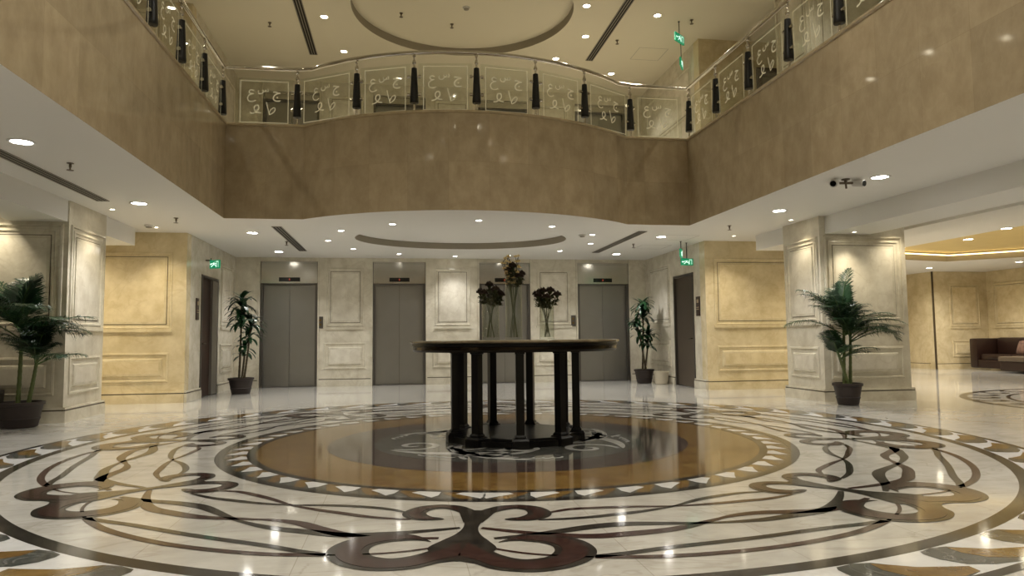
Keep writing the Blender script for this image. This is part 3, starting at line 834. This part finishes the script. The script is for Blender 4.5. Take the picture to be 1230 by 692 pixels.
# upper ceiling
UPL = [(-2.54,6.0,'small upper ceiling downlight left of the round recess'), (2.28,4.9,'small upper ceiling downlight right of the round recess, nearer one'), (2.6,6.2,'small upper ceiling downlight right of the round recess, further one'), (3.72,5.1,'bright upper ceiling downlight near the green exit sign'), (2.25,7.4,'upper ceiling downlight just above the curved handrail at the right'), (3.72,8.1,'upper ceiling downlight above the right end of the curved handrail'), (-3.6,5.1,'upper ceiling downlight over the left gallery corner'), (-2.3,7.6,'upper ceiling downlight behind the left part of the round recess')]
for x, y, l in UPL: downlight(x, y, UC, l, 44, warm=True, r=.075)
for x in (-5.0, -1.5, 1.5, 5.0):
    for y in (2.0, -.8, -3.6, -6.4, -9.2):
        if abs(x) < 4 and y > 1: continue
        downlight(x, y, UC, 'upper ceiling downlight above the void' if abs(x) < 3 else 'upper ceiling downlight over the side gallery', 78 if abs(x) < 3 else 34, warm=True, r=.09, cone=130,
                  group='downlights above the void' if abs(x) < 3 else 'downlights over the side galleries')
for x in (-3.0, 0, 3.0):
    for y in (-5.0, -7.8, -10.6):
        downlight(x, y, UC, 'upper ceiling spotlight behind the viewer, mirrored in the gallery front', r=.08, warm=True, group='upper spotlights behind the viewer', light=False)
# lounge lights
for x, y, l in ((9.85,3.91,'largest lounge downlight near the ceiling bands'), (10.3,5.3,'lounge downlight beside the gold recess, near one'), (9.5,7.4,'lounge downlight left of the gold recess'), (10.9,9.3,'lounge downlight beyond the gold recess'), (15.3,9.2,'lounge downlight near the sofa corner'), (14.0,10.9,'lounge downlight above the marble pier'), (15.9,4.5,'lounge downlight above the sofa'), (8.9,-1.5,'lounge downlight at the near right')):
    downlight(x, y, HC, l, 88, warm=True, r=.1, cone=150)
for x, y in ((9.5, 12.3), (12.5, 12.3)): downlight(x, y, HC, 'downlight at the far end of the lounge', 40, warm=True, r=.1, group='downlights at the far end of the lounge')
# wall washers; fixtures beside the pillars and along the golden walls are added
def washer(x, y, z, label, power, group, warm=True, cone=100):
    downlight(x, y, z, label, power, warm=warm, r=.04, group=group, cone=cone, blend=.9, col=(1, .88, .66))
for x in (-7.3, -6.45): washer(x, 2.62, HC if x < -6.4 else 2.69, 'small wall washer above the front of the left pillar', 26, 'washers above the left pillar')
washer(-5.22, 3.5, HC, 'added small wall washer beside the left pillar', 18, 'washers above the left pillar')  # added fixture that lights the pillar's side face
for x in (6.85,): washer(x, 2.72, HC, 'small wall washer above the front of the right pillar', 22, 'washers above the right pillar')
washer(5.98, 2.74, 2.69, 'small wall washer under the right beam at the pillar', 18, 'washers above the right pillar')
washer(5.3, 3.4, HC, 'added small wall washer beside the right pillar', 16, 'washers above the right pillar')  # added fixture, same use on the right pillar
for x in (-8.3, -6.7): washer(x, 4.9, HC, 'added small wall washer above the left golden wall', 46, 'added washers above the left golden wall', cone=140)  # fixtures added to brighten the golden walls evenly
washer(-5.15, 5.15, HC, 'added small wall washer above the left golden wall', 30, 'added washers above the left golden wall', cone=115)
for x, y_, e_ in ((5.2, 5.25, 30), (7.2, 4.95, 46)): washer(x, y_, HC, 'added small wall washer above the right golden wall', e_, 'added washers above the right golden wall', cone=120)

# cove glow in the lounge recess: light strip on its inner edge
t = thing('cove_light', 'warm light strip glowing inside the gold lounge ceiling recess', 'ceiling light', (0, 0, HC))
q = BM()
for i in range(8):
    a, c = octl[i], octl[(i+1) % 8]
    ctr = Vector((12.6, 5.2)); A = Vector(a)+(ctr-Vector(a)).normalized()*.12; Cc = Vector(c)+(ctr-Vector(c)).normalized()*.12
    tube(q, [(A.x, A.y, .15), (Cc.x, Cc.y, .15)], .015, 6)
obj('strip', q, plain('cove_strip_glow', (1, .85, .5, 1), .5, emit=(1, .76, .36, 1), es=1.6), t)

# linear slot diffusers
def slot(x, y0, y1, z, label, n=3, w=.15, tilt=0):
    t = thing('ceiling_air_slot', label, 'air diffuser', (x, (y0+y1)/2, z))
    h = (y1-y0)/2
    q = BM(); box(q, -w/2, w/2, -h, h, -.004, -.0005); obj('slot_opening', q, M['slot'], t)
    q = BM()
    for i in range(n+1):
        xx = -w/2+i*w/n
        box(q, xx-.008, xx+.008, -h, h, -.012, -.004)
    for s in (-1, 1): box(q, -w/2-.008, w/2+.008, s*h-.01, s*h+.01, -.012, -.004)
    obj('fins', q, M['slot_fin'], t)
slot(-3.17, 4.9, 8.2, HC, 'linear air slot in the lower ceiling left of the oval recess')
slot(3.24, 4.85, 8.02, HC, 'linear air slot in the lower ceiling right of the oval recess')
slot(-5.10, -3.4, 2.85, HC, 'long linear air slot between gallery front and left beam')
slot(-2.95, 3.4, 7.85, UC, 'linear air slot in the upper ceiling left of the round recess')
slot(3.0, 2.6, 7.4, UC, 'linear air slot in the upper ceiling right of the round recess')

def sprinkler(x, y, z, label, group=None):
    t = thing('ceiling_sprinkler', label, 'sprinkler', (x, y, z), 0, group)
    q = BM(); lathe(q, [(.035, 0), (.035, -.006), (.013, -.01), (.013, -.045), (.008, -.05), (.008, -.075)], 12); obj('body', q, M['sprinkler'], t, True)
    q = BM(); lathe(q, [(.0, -.075), (.036, -.076), (.036, -.08), (0, -.081)], 12, cap=False); obj('deflector', q, M['sprinkler'], t)
for x, y, l in ((-4.61,.73,'ceiling sprinkler right of the long left slot'), (-4.56,4.2,'ceiling sprinkler near the left gallery corner'), (-3.29,6.76,'ceiling sprinkler beside the left lobby slot'),
             (.02,4.79,'ceiling sprinkler inside the oval recess'), (3.64,6.56,'ceiling sprinkler beside the right lobby slot'), (4.55,4.1,'ceiling sprinkler near the right gallery corner')):
    sprinkler(x, y, HC+(.13 if abs(x) < 1 else 0), l)
for x, y, l in ((-1.1,6.0,'sprinkler in the left of the round upper recess'), (-.1,6.35,'sprinkler in the middle of the round upper recess'), (-3.6,6.4,'upper ceiling sprinkler left of the left slot'), (3.3,6.3,'upper ceiling sprinkler right of the right slot'), (4.45,5.2,'upper ceiling sprinkler near the exit sign')):
    sprinkler(x, y, UC+(.16 if abs(x) < 2 else 0), l)
def detector(x, y, z, label):
    t = thing('smoke_detector', label, 'smoke detector', (x, y, z))
    q = BM(); lathe(q, [(.07, 0), (.07, -.015), (.06, -.03)], 20); obj('base', q, M['plastic'], t, True)
    q = BM(); lathe(q, [(.05, -.03), (.045, -.045), (.0, -.055)], 20, cap=False); obj('sensing_chamber', q, M['slot_fin'], t, True)
detector(-5.2, 4.95, HC, 'round smoke detector near the end of the left beam')
detector(2.25, 5.38, HC, 'round smoke detector at the right of the oval recess')
detector(.12, 5.6, UC+.16, 'round smoke detector in the upper round recess')
# access panel hairlines
for x, y, z, l in ((4.2, 5.6, HC, 'flush access panel in the ceiling before the right golden wall'), (4.2, 7.0, HC, 'flush access panel in the ceiling near the right service door'), (4.2, 6.9, UC, 'flush access panel in the upper ceiling')):
    q = BM()
    for a in ((-.32, .32, -.32, -.312), (-.32, .32, .312, .32), (-.32, -.312, -.32, .32), (.312, .32, -.32, .32)): box(q, a[0], a[1], a[2], a[3], -.0015, -.0002)
    o = obj('ceiling_access_panel', q, M['slot_fin']); o.location = (x, y, z); tag(o, l, 'access panel')
# ceiling cctv
t = thing('ceiling_camera', 'white twin-head security camera on the right ceiling', 'security camera', (4.33, .5, HC), rad(-8))
q = BM(); lathe(q, [(.05, 0), (.05, -.012), (.02, -.02), (.02, -.05)], 16); tube(q, [(-.1, 0, -.05), (.1, 0, -.05)], .016, 8); tube(q, [(0, 0, -.04), (0, -.01, -.12)], .012, 8)
obj('bracket', q, M['sprinkler'], t, True)
for s in (-1, 1):
    q = BM(); tube(q, [(s*.10, .03, -.045), (s*.16, -.03, -.06), (s*.19, -.07, -.07)], [.04, .048, .045], 14)
    h = obj('camera_head', q, M['plastic'], t, True)
    q = BM(); tube(q, [(s*.19, -.07, -.07), (s*.197, -.08, -.072)], .035, 14); obj('lens', q, M['lens_black'], h, True)

# exit signs
def exit_sign(x, y, z, zc, yaw, w, h, label, both=True, drop=True):
    t = thing('exit_sign', label, 'exit sign', (x, y, z), yaw)
    q = BM(); box(q, -w/2, w/2, -.015, .015, -h/2, h/2, 0, .004); b = obj('panel', q, M['green'], t)
    for s in (-1, 1):
        q = BM(); yy = s*.0165
        def r(x0, x1, z0, z1): box(q, s*-x1 if s > 0 else x0, s*-x0 if s > 0 else x1, min(yy, yy+s*.001), max(yy, yy+s*.001), z0, z1)
        # running figure, doorway and arrow
        cx = -w*.05
        lathe(q, [(0, -.001), (h*.085, 0), (0, .001)], 10, (cx+.02, yy, h*.28), cap=False)
        for a, c, rr in (((cx, h*.18), (cx-.01, -h*.05), h*.07), ((cx, -h*.05), (cx+.05, -h*.16), h*.05), ((cx+.05, -h*.16), (cx+.045, -h*.34), h*.045), ((cx-.01, -h*.05), (cx-.06, -h*.3), h*.05), ((cx, h*.14), (cx+.06, h*.02), h*.035), ((cx, h*.14), (cx-.06, h*.08), h*.035)):
            tube(q, [(a[0], yy, a[1]), (c[0], yy, c[1])], rr, 5)
        obj('symbol', q, M['green_white'], b); q = BM()
        r(w*.17, w*.2, -h*.35, h*.35); r(w*.2, w*.36, h*.28, h*.35); r(w*.36, w*.39, -h*.35, h*.35)
        obj('doorway_symbol', q, M['green_white'], b); q = BM()
        r(-w*.42, -w*.24, -h*.05, h*.05)
        v = [q.verts.new(p) for p in ((-w*.46, yy+s*.0012, 0), (-w*.36, yy+s*.0012, h*.16), (-w*.36, yy+s*.0012, -h*.16))]; q.faces.new(v)
        obj('arrow', q, M['green_white'], b)
    if drop:
        q = BM(); tube(q, [(0, 0, h/2), (0, 0, zc-z)], .008, 6); lathe(q, [(.02, 0), (.02, -.01)], 10, (0, 0, zc-z)); obj('hanging_rod', q, M['dk_metal'], t)
    else:
        q = BM(); tube(q, [(-w/2, .0, h/2), (-w/2-.1, 0, h/2)], .01, 6); tube(q, [(-w/2, .0, -h/2), (-w/2+.02, 0, h/2+.04)], .008, 6); obj('wall_bracket', q, M['dk_metal'], t)
    return t
exit_sign(4.477, 6.1, 2.735, HC, rad(60), .26, .17, 'green running-man sign hanging higher, nearer the ceiling before the right service door')
exit_sign(4.68, 6.3, 2.585, HC, rad(6), .27, .14, 'green running-man sign above the grey metal service door')
exit_sign(-4.56, 6.6, 2.51, HC, rad(-25), .22, .16, 'green running-man sign above the dark wooden service door', drop=False)
exit_sign(4.23, 5.3, 6.83, UC, rad(40), .36, .17, 'upper gallery green exit sign hanging just below the ceiling')
exit_sign(4.68, 6.3, 6.75, UC, rad(60), .34, .17, 'upper gallery green exit sign near the tan wall')

# ------------------------------------------------------------------ round table
TC = (.09, .05)
t = thing('round_table', 'large round dark table with black posts in the middle of the medallion', 'table', (TC[0], TC[1], 0))
q = BM(); lathe(q, [(0, 1.012), (1.09, 1.012), (1.10, 1.018), (1.10, 1.032), (1.092, 1.038), (0, 1.038)], 96, cap=False); obj('tabletop', q, M['top_stone'], t, True)
q = BM(); lathe(q, [(.90, 1.012), (.90, .93), (1.0, .925), (1.06, .925), (1.07, .94), (1.07, .985), (1.08, .99), (1.08, 1.012)], 96, cap=False); obj('apron', q, M['black_wood'], t, True)
q = BM(); lathe(q, [(1.0705, .945), (1.0735, .948), (1.0735, .975), (1.0705, .978)], 96, cap=False); obj('apron_band', q, M['brass_dark'] if 'brass_dark' in M else plain('dark_bronze_band', srgb(46,38,28), .15, .8), t, True)
ang = [-175+40*k for k in range(9)]
def scal(r0, dip, z0, z1, bm):
    n = 180; lo, hi = [], []
    for i in range(n):
        a = i*360/n
        ph = (a+175) % 40/40
        r = r0-dip*math.sin(PI*ph)**1.2
        p = pp(r, a-0, 0)
        lo.append(bm.verts.new((p[0], p[1], z0))); hi.append(bm.verts.new((p[0], p[1], z1)))
    for i in range(n): bm.faces.new((lo[i], lo[(i+1) % n], hi[(i+1) % n], hi[i]))
    bm.faces.new(hi); bm.faces.new(lo[::-1])
q = BM(); scal(.72, .07, .0, .06, q); scal(.69, .07, .06, .085, q); obj('base', q, M['black_wood'], t)
for a in ang:
    c, s = math.cos(rad(a)), math.sin(rad(a))
    q = BM(); lathe(q, [(.075, .08), (.075, .11), (.062, .125), (.056, .13), (.056, .90), (.068, .905), (.068, .93)], 4, (.64*c, .64*s, 0), rot=rad(a+45))
    l = obj('leg', q, M['black_wood'], t)
    q = BM(); lathe(q, [(.115, -.0), (.115, .075), (.095, .095), (.08, .10)], 4, (.645*c, .645*s, 0), rot=rad(a+45)); obj('foot', q, M['black_wood'], l)

# vases and flowers
TT = 1.038
def vase(x, y, r, h, label):
    t = thing('glass_vase', label, 'vase', (x, y, TT))
    q = BM(); lathe(q, [(0, 0), (r*.96, 0), (r, .008), (r, h), (r-.006, h), (r-.006, .03), (0, .028)], 32, cap=False); obj('vase_body', q, M['vase'], t, True)
    return t
def blossom(bm, c, r, mat, petals=14):
    c = Vector(c)
    for i in range(petals):
        a = 2.399*i; k = math.sqrt((i+.5)/petals)
        d = Vector((math.cos(a)*k, math.sin(a)*k, 1-.75*k)).normalized()
        u = d.cross(Vector((0, 0, 1.01))); u = u.normalized() if u.length > .01 else Vector((1, 0, 0)); w = d.cross(u)
        p0 = c; p1 = c+d*r*.7+u*r*.38+w*r*.1; p2 = c+d*r*(1+.1*math.sin(i)); p3 = c+d*r*.7-u*r*.38+w*r*.1
        f = bm.faces.new([bm.verts.new(p) for p in (p0, p1, p2, p3)]); f.material_index = mat
def flower(vx, vy, rng, r, h, top, spread, kind, label, group, z=None):
    a = rng.uniform(0, 2*PI); k = math.sqrt(rng.random())
    bx, by = math.cos(a+2.4)*r*.5, math.sin(a+2.4)*r*.5
    tx, ty = math.cos(a)*spread*k, math.sin(a)*spread*k
    tz = top-(k*k)*.10*(1 if kind == 'rose' else .2)+rng.uniform(-.02, .02)
    rim = r*.75
    kx, ky = math.cos(a)*min(rim, spread*k*.8), math.sin(a)*min(rim, spread*k*.8)
    t = thing('dried_flower', label, 'flower', (vx, vy, TT+.03), 0, group)
    q = BM(); path = catmull([(bx, by, 0), (bx*.3+kx*.4, by*.3+ky*.4, h*.55), (kx, ky, h-.03), (tx, ty, tz-.04)], 5); tube(q, path, .0035, 5); obj('stem', q, M['flower_stem'], t, True)
    q = BM()
    if kind == 'rose':
        blossom(q, (tx, ty, tz-.045), .062, 0, 22); lathe(q, [(.0, -.02), (.018, 0), (.03, .03)], 8, (tx, ty, tz-.055), 1, cap=False)
        for j in range(5):
            aa = a+j*1.3; blossom(q, (tx*.7+math.cos(aa)*.03, ty*.7+math.sin(aa)*.03, tz-.10-j*.012), .045, 1, 6)
        obj('bloom', q, [M['petal_dark'], M['petal_green']], t, recalc=False)
    else:
        cps = []
        for j in range(6):
            f = j/6; px = tx*(.6+.5*f)+rng.uniform(-.025, .025); py = ty*(.6+.5*f)+rng.uniform(-.025, .025); pz = tz-.30+.33*f
            cps.append((px, py, pz)); blossom(q, (px, py, pz), .024+.008*rng.random(), 0 if kind == 'orchid' else 1, 9)
        tube(q, [(tx*.55, ty*.55, tz-.34)]+cps, .003, 5, 1)
        obj('bloom', q, [M['petal_cream'], M['petal_dark']], t, recalc=False)
rng = random.Random(3)
VS = [(-.165, .05, .093, .52, 'short glass cylinder vase left of the tall one'), (.085, .06, .09, .665, 'tallest glass cylinder vase in the middle of the table'), (.438, .03, .078, .385, 'glass cylinder vase with tall dark stems at the right')]
for v in VS: vase(*v)
for i in range(9): flower(VS[0][0], VS[0][1], rng, .08, .44, .575, .125, 'rose', 'dark dried rose in the left vase', 'dried roses in the left vase')
for i in range(9): flower(VS[2][0], VS[2][1], rng, .07, .34, .545, .125, 'rose', 'dark dried rose in the right vase', 'dried roses in the right vase')
for i in range(5): flower(VS[1][0], VS[1][1], rng, .08, .62, .79, .09, 'rose', 'dark dried flower in the tall middle vase', 'dark flowers in the tall vase')
for i in range(6): flower(VS[1][0], VS[1][1], rng, .08, .62, .89, .15, 'orchid', 'cream blossom spray rising from the tall middle vase', 'cream sprays in the tall vase')

# ------------------------------------------------------------------ plants
def pot(t, rt, rb, h, bands=True):
    q = BM(); prof = [(rb*.9, 0), (rb, .01), (rb+(rt-rb)*.28, h*.28), (rb+(rt-rb)*.28+.006, h*.30), (rb+(rt-rb)*.36+.006, h*.36), (rb+(rt-rb)*.36, h*.38), (rt*.975, h*.86), (rt+.012, h*.875), (rt+.014, h*.985), (rt, h), (rt-.02, h), (rt-.03, h-.05)]
    lathe(q, prof, 40, cap=True); obj('pot', q, M['pot'], t, True)
    q = BM(); lathe(q, [(0, h-.03), (rt*.5, h-.026), (rt-.024, h-.035)], 24, cap=False); obj('soil', q, M['soil'], t)

def frond(rng, base, az, elev, length, leaf, n=26, droop=1.0, mats=None, parent=None, curl=0):
    """feather palm frond: arching rib with two rows of leaflets"""
    q = BM(); p = Vector(base); pts = [p.copy()]; th = elev
    m = 14; step = length/m
    d2 = Vector((math.cos(az), math.sin(az), 0))
    tang = []
    for i in range(m):
        t = i/m; th -= droop*(.02+.105*t)
        d = d2*math.cos(th)+Vector((0, 0, math.sin(th))); tang.append(d)
        p = p+d*step; pts.append(p.copy())
    tang.append(tang[-1])
    tube(q, pts, [.009*(1-.75*i/m)+.0015 for i in range(m+1)], 5, 1)
    side = d2.cross(Vector((0, 0, 1)))
    for j in range(n):
        f = .18+.82*j/(n-1); k = min(m-1, int(f*m)); fr = f*m-k
        b = pts[k].lerp(pts[min(k+1, m)], fr); tg = tang[min(k, m)]
        L = leaf*(math.sin(PI*min(1, .18+.80*f))**.6)*rng.uniform(.88, 1.08)
        up = side.cross(tg).normalized()
        for s in (-1, 1):
            fw = .55+.5*f
            dr = (side*s*1.0+tg*fw+up*rng.uniform(.05, .3)).normalized()
            w = leaf*.014+.0045
            wd = (tg-dr*tg.dot(dr)).normalized()
            a0 = b+wd*w*.3; a1 = b-wd*w*.3
            m1 = b+dr*L*.45; g = Vector((0, 0, -1))
            c0 = m1+wd*w+g*L*.05; c1 = m1-wd*w+g*L*.05
            e = b+dr*L+g*L*.36*rng.uniform(.4, 1.5)
            m2 = b+dr*L*.78+g*L*.14
            v = [q.verts.new(x) for x in (a0, c0, m2+wd*w*.6, e, m2-wd*w*.6, c1, a1)]
            fc = q.faces.new((v[0], v[1], v[5], v[6])); fc2 = q.faces.new((v[1], v[2], v[4], v[5])); fc3 = q.faces.new((v[2], v[3], v[4]))
    return obj('frond', q, mats, parent, recalc=False)

def cane(q, base, top, r0, r1, rings=14):
    b, e = Vector(base), Vector(top); n = rings*3; pts, rs = [], []
    for i in range(n+1):
        f = i/n; p = b.lerp(e, f)+Vector((math.sin(f*2.2)*.012, math.cos(f*2)*.01, 0)); pts.append(p)
        rs.append((r0+(r1-r0)*f)*(1.12 if i % 3 == 0 else 1))
    tube(q, pts, rs, 10)

def feather_palm(x, y, label, seed, rt, rb, ph, stems, H):
    rng = random.Random(seed)
    t = thing('potted_palm', label, 'potted plant', (x, y, 0)); pot(t, rt, rb, ph)
    for (sx, sy, ex, ey, h, fr, L) in stems:
        q = BM(); cane(q, (sx, sy, ph-.04), (ex, ey, h), .026, .017); obj('stem', q, M['stem'], t, True)
        for k, spec in enumerate(fr):
            az, el, ln, dr = spec
            bk = math.sin(rad(az))
            if bk > .25: ln *= .42+.2*(el > 60); el = max(el, 60)
            if el > 62: dr *= .55
            zz_ = h-.02-.5*(1-el/90)*(h-ph); ff_ = (zz_-ph)/(h-ph)
            frond(rng, (sx+(ex-sx)*ff_, sy+(ey-sy)*ff_, zz_), rad(az), rad(el), ln, L, 30, dr, [M['palm_leaf'] if rng.random() < .5 else M['palm_dark'], M['rachis']], t)
    return t
# azimuths: 0 = right (+x), 270 = toward the viewer
R_ = random.Random(11)
def crown(n, L0, L1, e0, e1, start=0):
    return [(start+k*137.5+R_.uniform(-15, 15), e0+(e1-e0)*((k*.618) % 1), R_.uniform(L0, L1), R_.uniform(.8, 1.15)) for k in range(n)]
feather_palm(5.62, 2.55, 'tall feathery palm in dark tapered pot before the right pillar', 21, .205, .15, .33,
    [(-.05, .0, -.03, .0, 1.42, crown(22, .66, .92, 30, 90)+[(172, 34, .95, 1.1), (-8, 30, .95, 1.5)], .27),
     (.04, -.02, .06, -.02, 1.26, crown(15, .6, .85, 20, 84, 40), .28),
     (-.01, -.05, -.20, -.04, .86, crown(10, .42, .6, 20, 80, 80), .22)], 2.2)
feather_palm(-5.86, 2.5, 'feathery palm with two thick canes in the pot by the left pillar', 5, .26, .2, .32,
    [(-.03, .0, -.02, .0, 1.46, crown(23, .68, .98, 30, 90, 20)+[(185, 38, 1.0, 1), (165, 50, .95, 1), (5, 40, .7, 1.2)], .34),
     (.10, -.02, .20, -.02, 1.02, crown(13, .45, .74, 20, 82, 60), .26)], 2.2)

def strap_plant(x, y, label, seed, rt, rb, ph, canes):
    rng = random.Random(seed)
    t = thing('potted_dracaena', label, 'potted plant', (x, y, 0)); pot(t, rt, rb, ph)
    for (sx, sy, ex, ey, h, heads) in canes:
        q = BM(); cane(q, (sx, sy, ph-.04), (ex, ey, h), .022, .014, 18); obj('stem', q, M['trunk'], t, True)
        for (hz, n, L) in heads:
            f = (hz-ph)/(h-ph); bx, by = sx+(ex-sx)*f, sy+(ey-sy)*f
            q = BM()
            for k in range(n):
                az = k*2.399+rng.uniform(-.3, .3); el = rad(rng.uniform(-5, 78)); ln = L*rng.uniform(.75, 1.1)
                p = Vector((bx, by, hz+rng.uniform(-.10, .08))); d2 = Vector((math.cos(az), math.sin(az), 0)); side = Vector((-math.sin(az), math.cos(az), 0))
                A, B = [], []; m = 7; th = el
                for i in range(m+1):
                    ff = i/m; w = .034*(math.sin(PI*min(1, .1+.9*ff))**.55)*(1 if i < m else .05)+.002
                    A.append(q.verts.new(p+side*w+Vector((0, 0, .006)))); B.append(q.verts.new(p-side*w+Vector((0, 0, .006))))
                    th -= .13+.11*ff
                    p = p+(d2*math.cos(th)+Vector((0, 0, math.sin(th))))*ln/m
                for i in range(m): q.faces.new((A[i], A[i+1], B[i+1], B[i]))
            obj('leaf_cluster', q, M['dracaena'], t, recalc=False)
    return t
strap_plant(-4.30, 7.75, 'dark strap-leaved plant in black pot by the dark wooden door', 2, .24, .18, .32,
    [(-.04, 0, -.02, 0, 1.85, [(1.85, 34, .42), (1.6, 30, .44), (1.38, 24, .36)]), (.06, -.02, .18, -.04, 1.45, [(1.42, 28, .42), (1.2, 20, .36)]), (0, .04, .05, .05, .95, [(.95, 18, .38), (.8, 12, .3)])])
strap_plant(4.47, 8.45, 'dark strap-leaved plant in black pot next to the pale waste bin', 9, .22, .165, .32,
    [(-.03, 0, 0, 0, 1.8, [(1.8, 34, .40), (1.55, 30, .42)]), (.05, -.02, -.18, -.03, 1.45, [(1.4, 24, .36), (1.15, 20, .34)]), (.04, .04, .12, .0, 1.1, [(1.05, 28, .36), (.85, 16, .3)])])

# pale waste bin
t = thing('waste_bin', 'small off-white round waste bin beside the plant at right lift', 'bin', (4.70, 7.95, 0))
q = BM(); lathe(q, [(.12, 0), (.135, .01), (.165, .27), (.172, .275), (.172, .29), (.16, .29), (.13, .02), (0, .018)], 32, cap=False); obj('bin_body', q, M['bin_white'], t, True)
# dark ash bin at the left edge of the view
t = thing('lobby_bin', 'dark-topped bin with beige front panel at the left edge beside the palm pot', 'bin', (-6.42, 2.62, 0), rad(10))
q = BM(); box(q, -.24, .24, -.17, .17, 0, .09, 0, .02); obj('plinth', q, M['bin_dark'], t)
q = BM(); box(q, -.22, .22, -.155, .155, .09, .40, 0, .02); obj('body', q, plain('beige_bin_panel', srgb(150,136,112), .4), t)
q = BM(); box(q, -.24, -.205, -.17, .17, .09, .42); box(q, .205, .24, -.17, .17, .09, .42); box(q, -.25, .25, -.18, .18, .40, .46, 0, .025); obj('lid', q, M['bin_dark'], t)

# ------------------------------------------------------------------ lounge furniture
def cush(q, x0, x1, y0, y1, z0, z1, b=.05): box(q, x0, x1, y0, y1, z0, z1, 0, b)
t = thing('sofa', 'long dark brown leather corner sofa against the lounge wall', 'sofa', (16.25, 8.2, 0), 0)
q = BM(); box(q, -.55, .45, -3.6, 3.2, .06, .30, 0, .02); obj('sofa_base', q, M['leather'], t)
for k in range(6):
    q = BM(); cush(q, -.50, .2, -3.5+k*1.08, -3.5+k*1.08+1.06, .30, .47, .05); obj('seat_cushion', q, M['leather'], t, True)
    q = BM(); cush(q, .05, .42, -3.5+k*1.08, -3.5+k*1.08+1.06, .44, .95, .08); obj('back_cushion', q, M['leather'], t, True)
q = BM(); box(q, .36, .50, -3.65, 3.25, .06, .90, 0, .04); obj('back_frame', q, M['leather'], t, True)
q = BM(); box(q, -.58, .5, 3.0, 3.28, .06, .93, 0, .06); obj('armrest', q, M['leather'], t, True)
q = BM(); box(q, -1.25, -.5, -2.9, 1.5, .06, .30, 0, .02); c_ = obj('chaise_base', q, M['leather'], t)
q = BM(); cush(q, -1.27, -.45, -2.95, 1.55, .30, .44, .05); obj('chaise_cushion', q, M['leather_seat'], t, True)
def pillow(x, y, z, ry, rz, label):
    q = BM(); n = 8; s = .21
    for sg in (-1, 1):
        g = [[q.verts.new((s*(i/n*2-1)*(1-.1*abs(j/n*2-1)**2), s*(j/n*2-1)*(1-.1*abs(i/n*2-1)**2), sg*.075*((1-(i/n*2-1)**2)*(1-(j/n*2-1)**2))**.45)) for j in range(n+1)] for i in range(n+1)]
        for i in range(n):
            for j in range(n): q.faces.new((g[i][j], g[i+1][j], g[i+1][j+1], g[i][j+1]))
    bmesh.ops.remove_doubles(q, verts=q.verts, dist=.0005)
    o = obj('throw_pillow', q, M['cushion'], None, True); o.location = (x, y, z); o.rotation_euler = (0, rad(ry), rad(rz)); tag(o, label, 'pillow')
pillow(16.08, 10.0, .67, -68, 5, 'floral throw pillow at the left end of the brown sofa')
pillow(16.08, 8.5, .68, -68, -8, 'floral throw pillow further right on the brown sofa')
t = thing('armchair', 'dark armchair half hidden behind the right pillar', 'armchair', (13.0, 12.9, 0), 0)
q = BM(); box(q, -.42, .42, -.38, .42, .08, .42, 0, .04); obj('seat', q, M['leather'], t, True)
q = BM(); box(q, -.42, .42, .25, .48, .4, .98, 0, .06); obj('backrest', q, M['leather'], t, True)
for s in (-1, 1):
    q = BM(); box(q, min(s*.36, s*.54), max(s*.36, s*.54), -.42, .46, .05, .66, 0, .05); obj('armrest', q, M['leather'], t, True)

# ------------------------------------------------------------------ soft fill from large luminous ceiling zones (area lamps high in the void and lobby)
def area(x, y, z, sx, sy, e, col, rot=(0, 0, 0)):
    L = bpy.data.lights.new('ambient_fill', 'AREA'); L.shape = 'RECTANGLE'; L.size = sx; L.size_y = sy; L.energy = e; L.color = col
    o = bpy.data.objects.new('ambient_fill', L); o.location = (x, y, z); o.rotation_euler = rot; COL.objects.link(o)
    return o

world = bpy.data.worlds.new('World'); scene.world = world; world.use_nodes = True
world.node_tree.nodes['Background'].inputs['Color'].default_value = (.9, .85, .75, 1)
world.node_tree.nodes['Background'].inputs['Strength'].default_value = .3

# ------------------------------------------------------------------ camera
F, PITCH, ROLL, YAW = 852.5, .0716, .0101, .1563
cam = bpy.data.cameras.new('Camera'); cam.sensor_width = 36; cam.lens = F/1230*36; cam.clip_end = 100; cam.clip_start = .05
co = bpy.data.objects.new('Camera', cam); COL.objects.link(co)
f0 = Vector((math.sin(YAW), math.cos(YAW), 0)); rt = Vector((math.cos(YAW), -math.sin(YAW), 0)); zz = Vector((0, 0, 1))
fw = f0*math.cos(PITCH)+zz*math.sin(PITCH); up = -f0*math.sin(PITCH)+zz*math.cos(PITCH)
cx = rt*math.cos(ROLL)-up*math.sin(ROLL); cy = rt*math.sin(ROLL)+up*math.cos(ROLL)
mat = Matrix((cx, cy, -fw)).transposed().to_4x4(); mat.translation = Vector((-1.108, -7.414, 1.05))
co.matrix_world = mat
scene.camera = co
scene.view_settings.view_transform = 'Standard'
scene.view_settings.exposure = 1.55
scene.cycles.max_bounces = 7
scene.cycles.diffuse_bounces = 4
scene.cycles.glossy_bounces = 4
scene.cycles.transparent_max_bounces = 12
scene.cycles.sample_clamp_indirect = 4
scene.cycles.caustics_reflective = False
scene.cycles.caustics_refractive = False
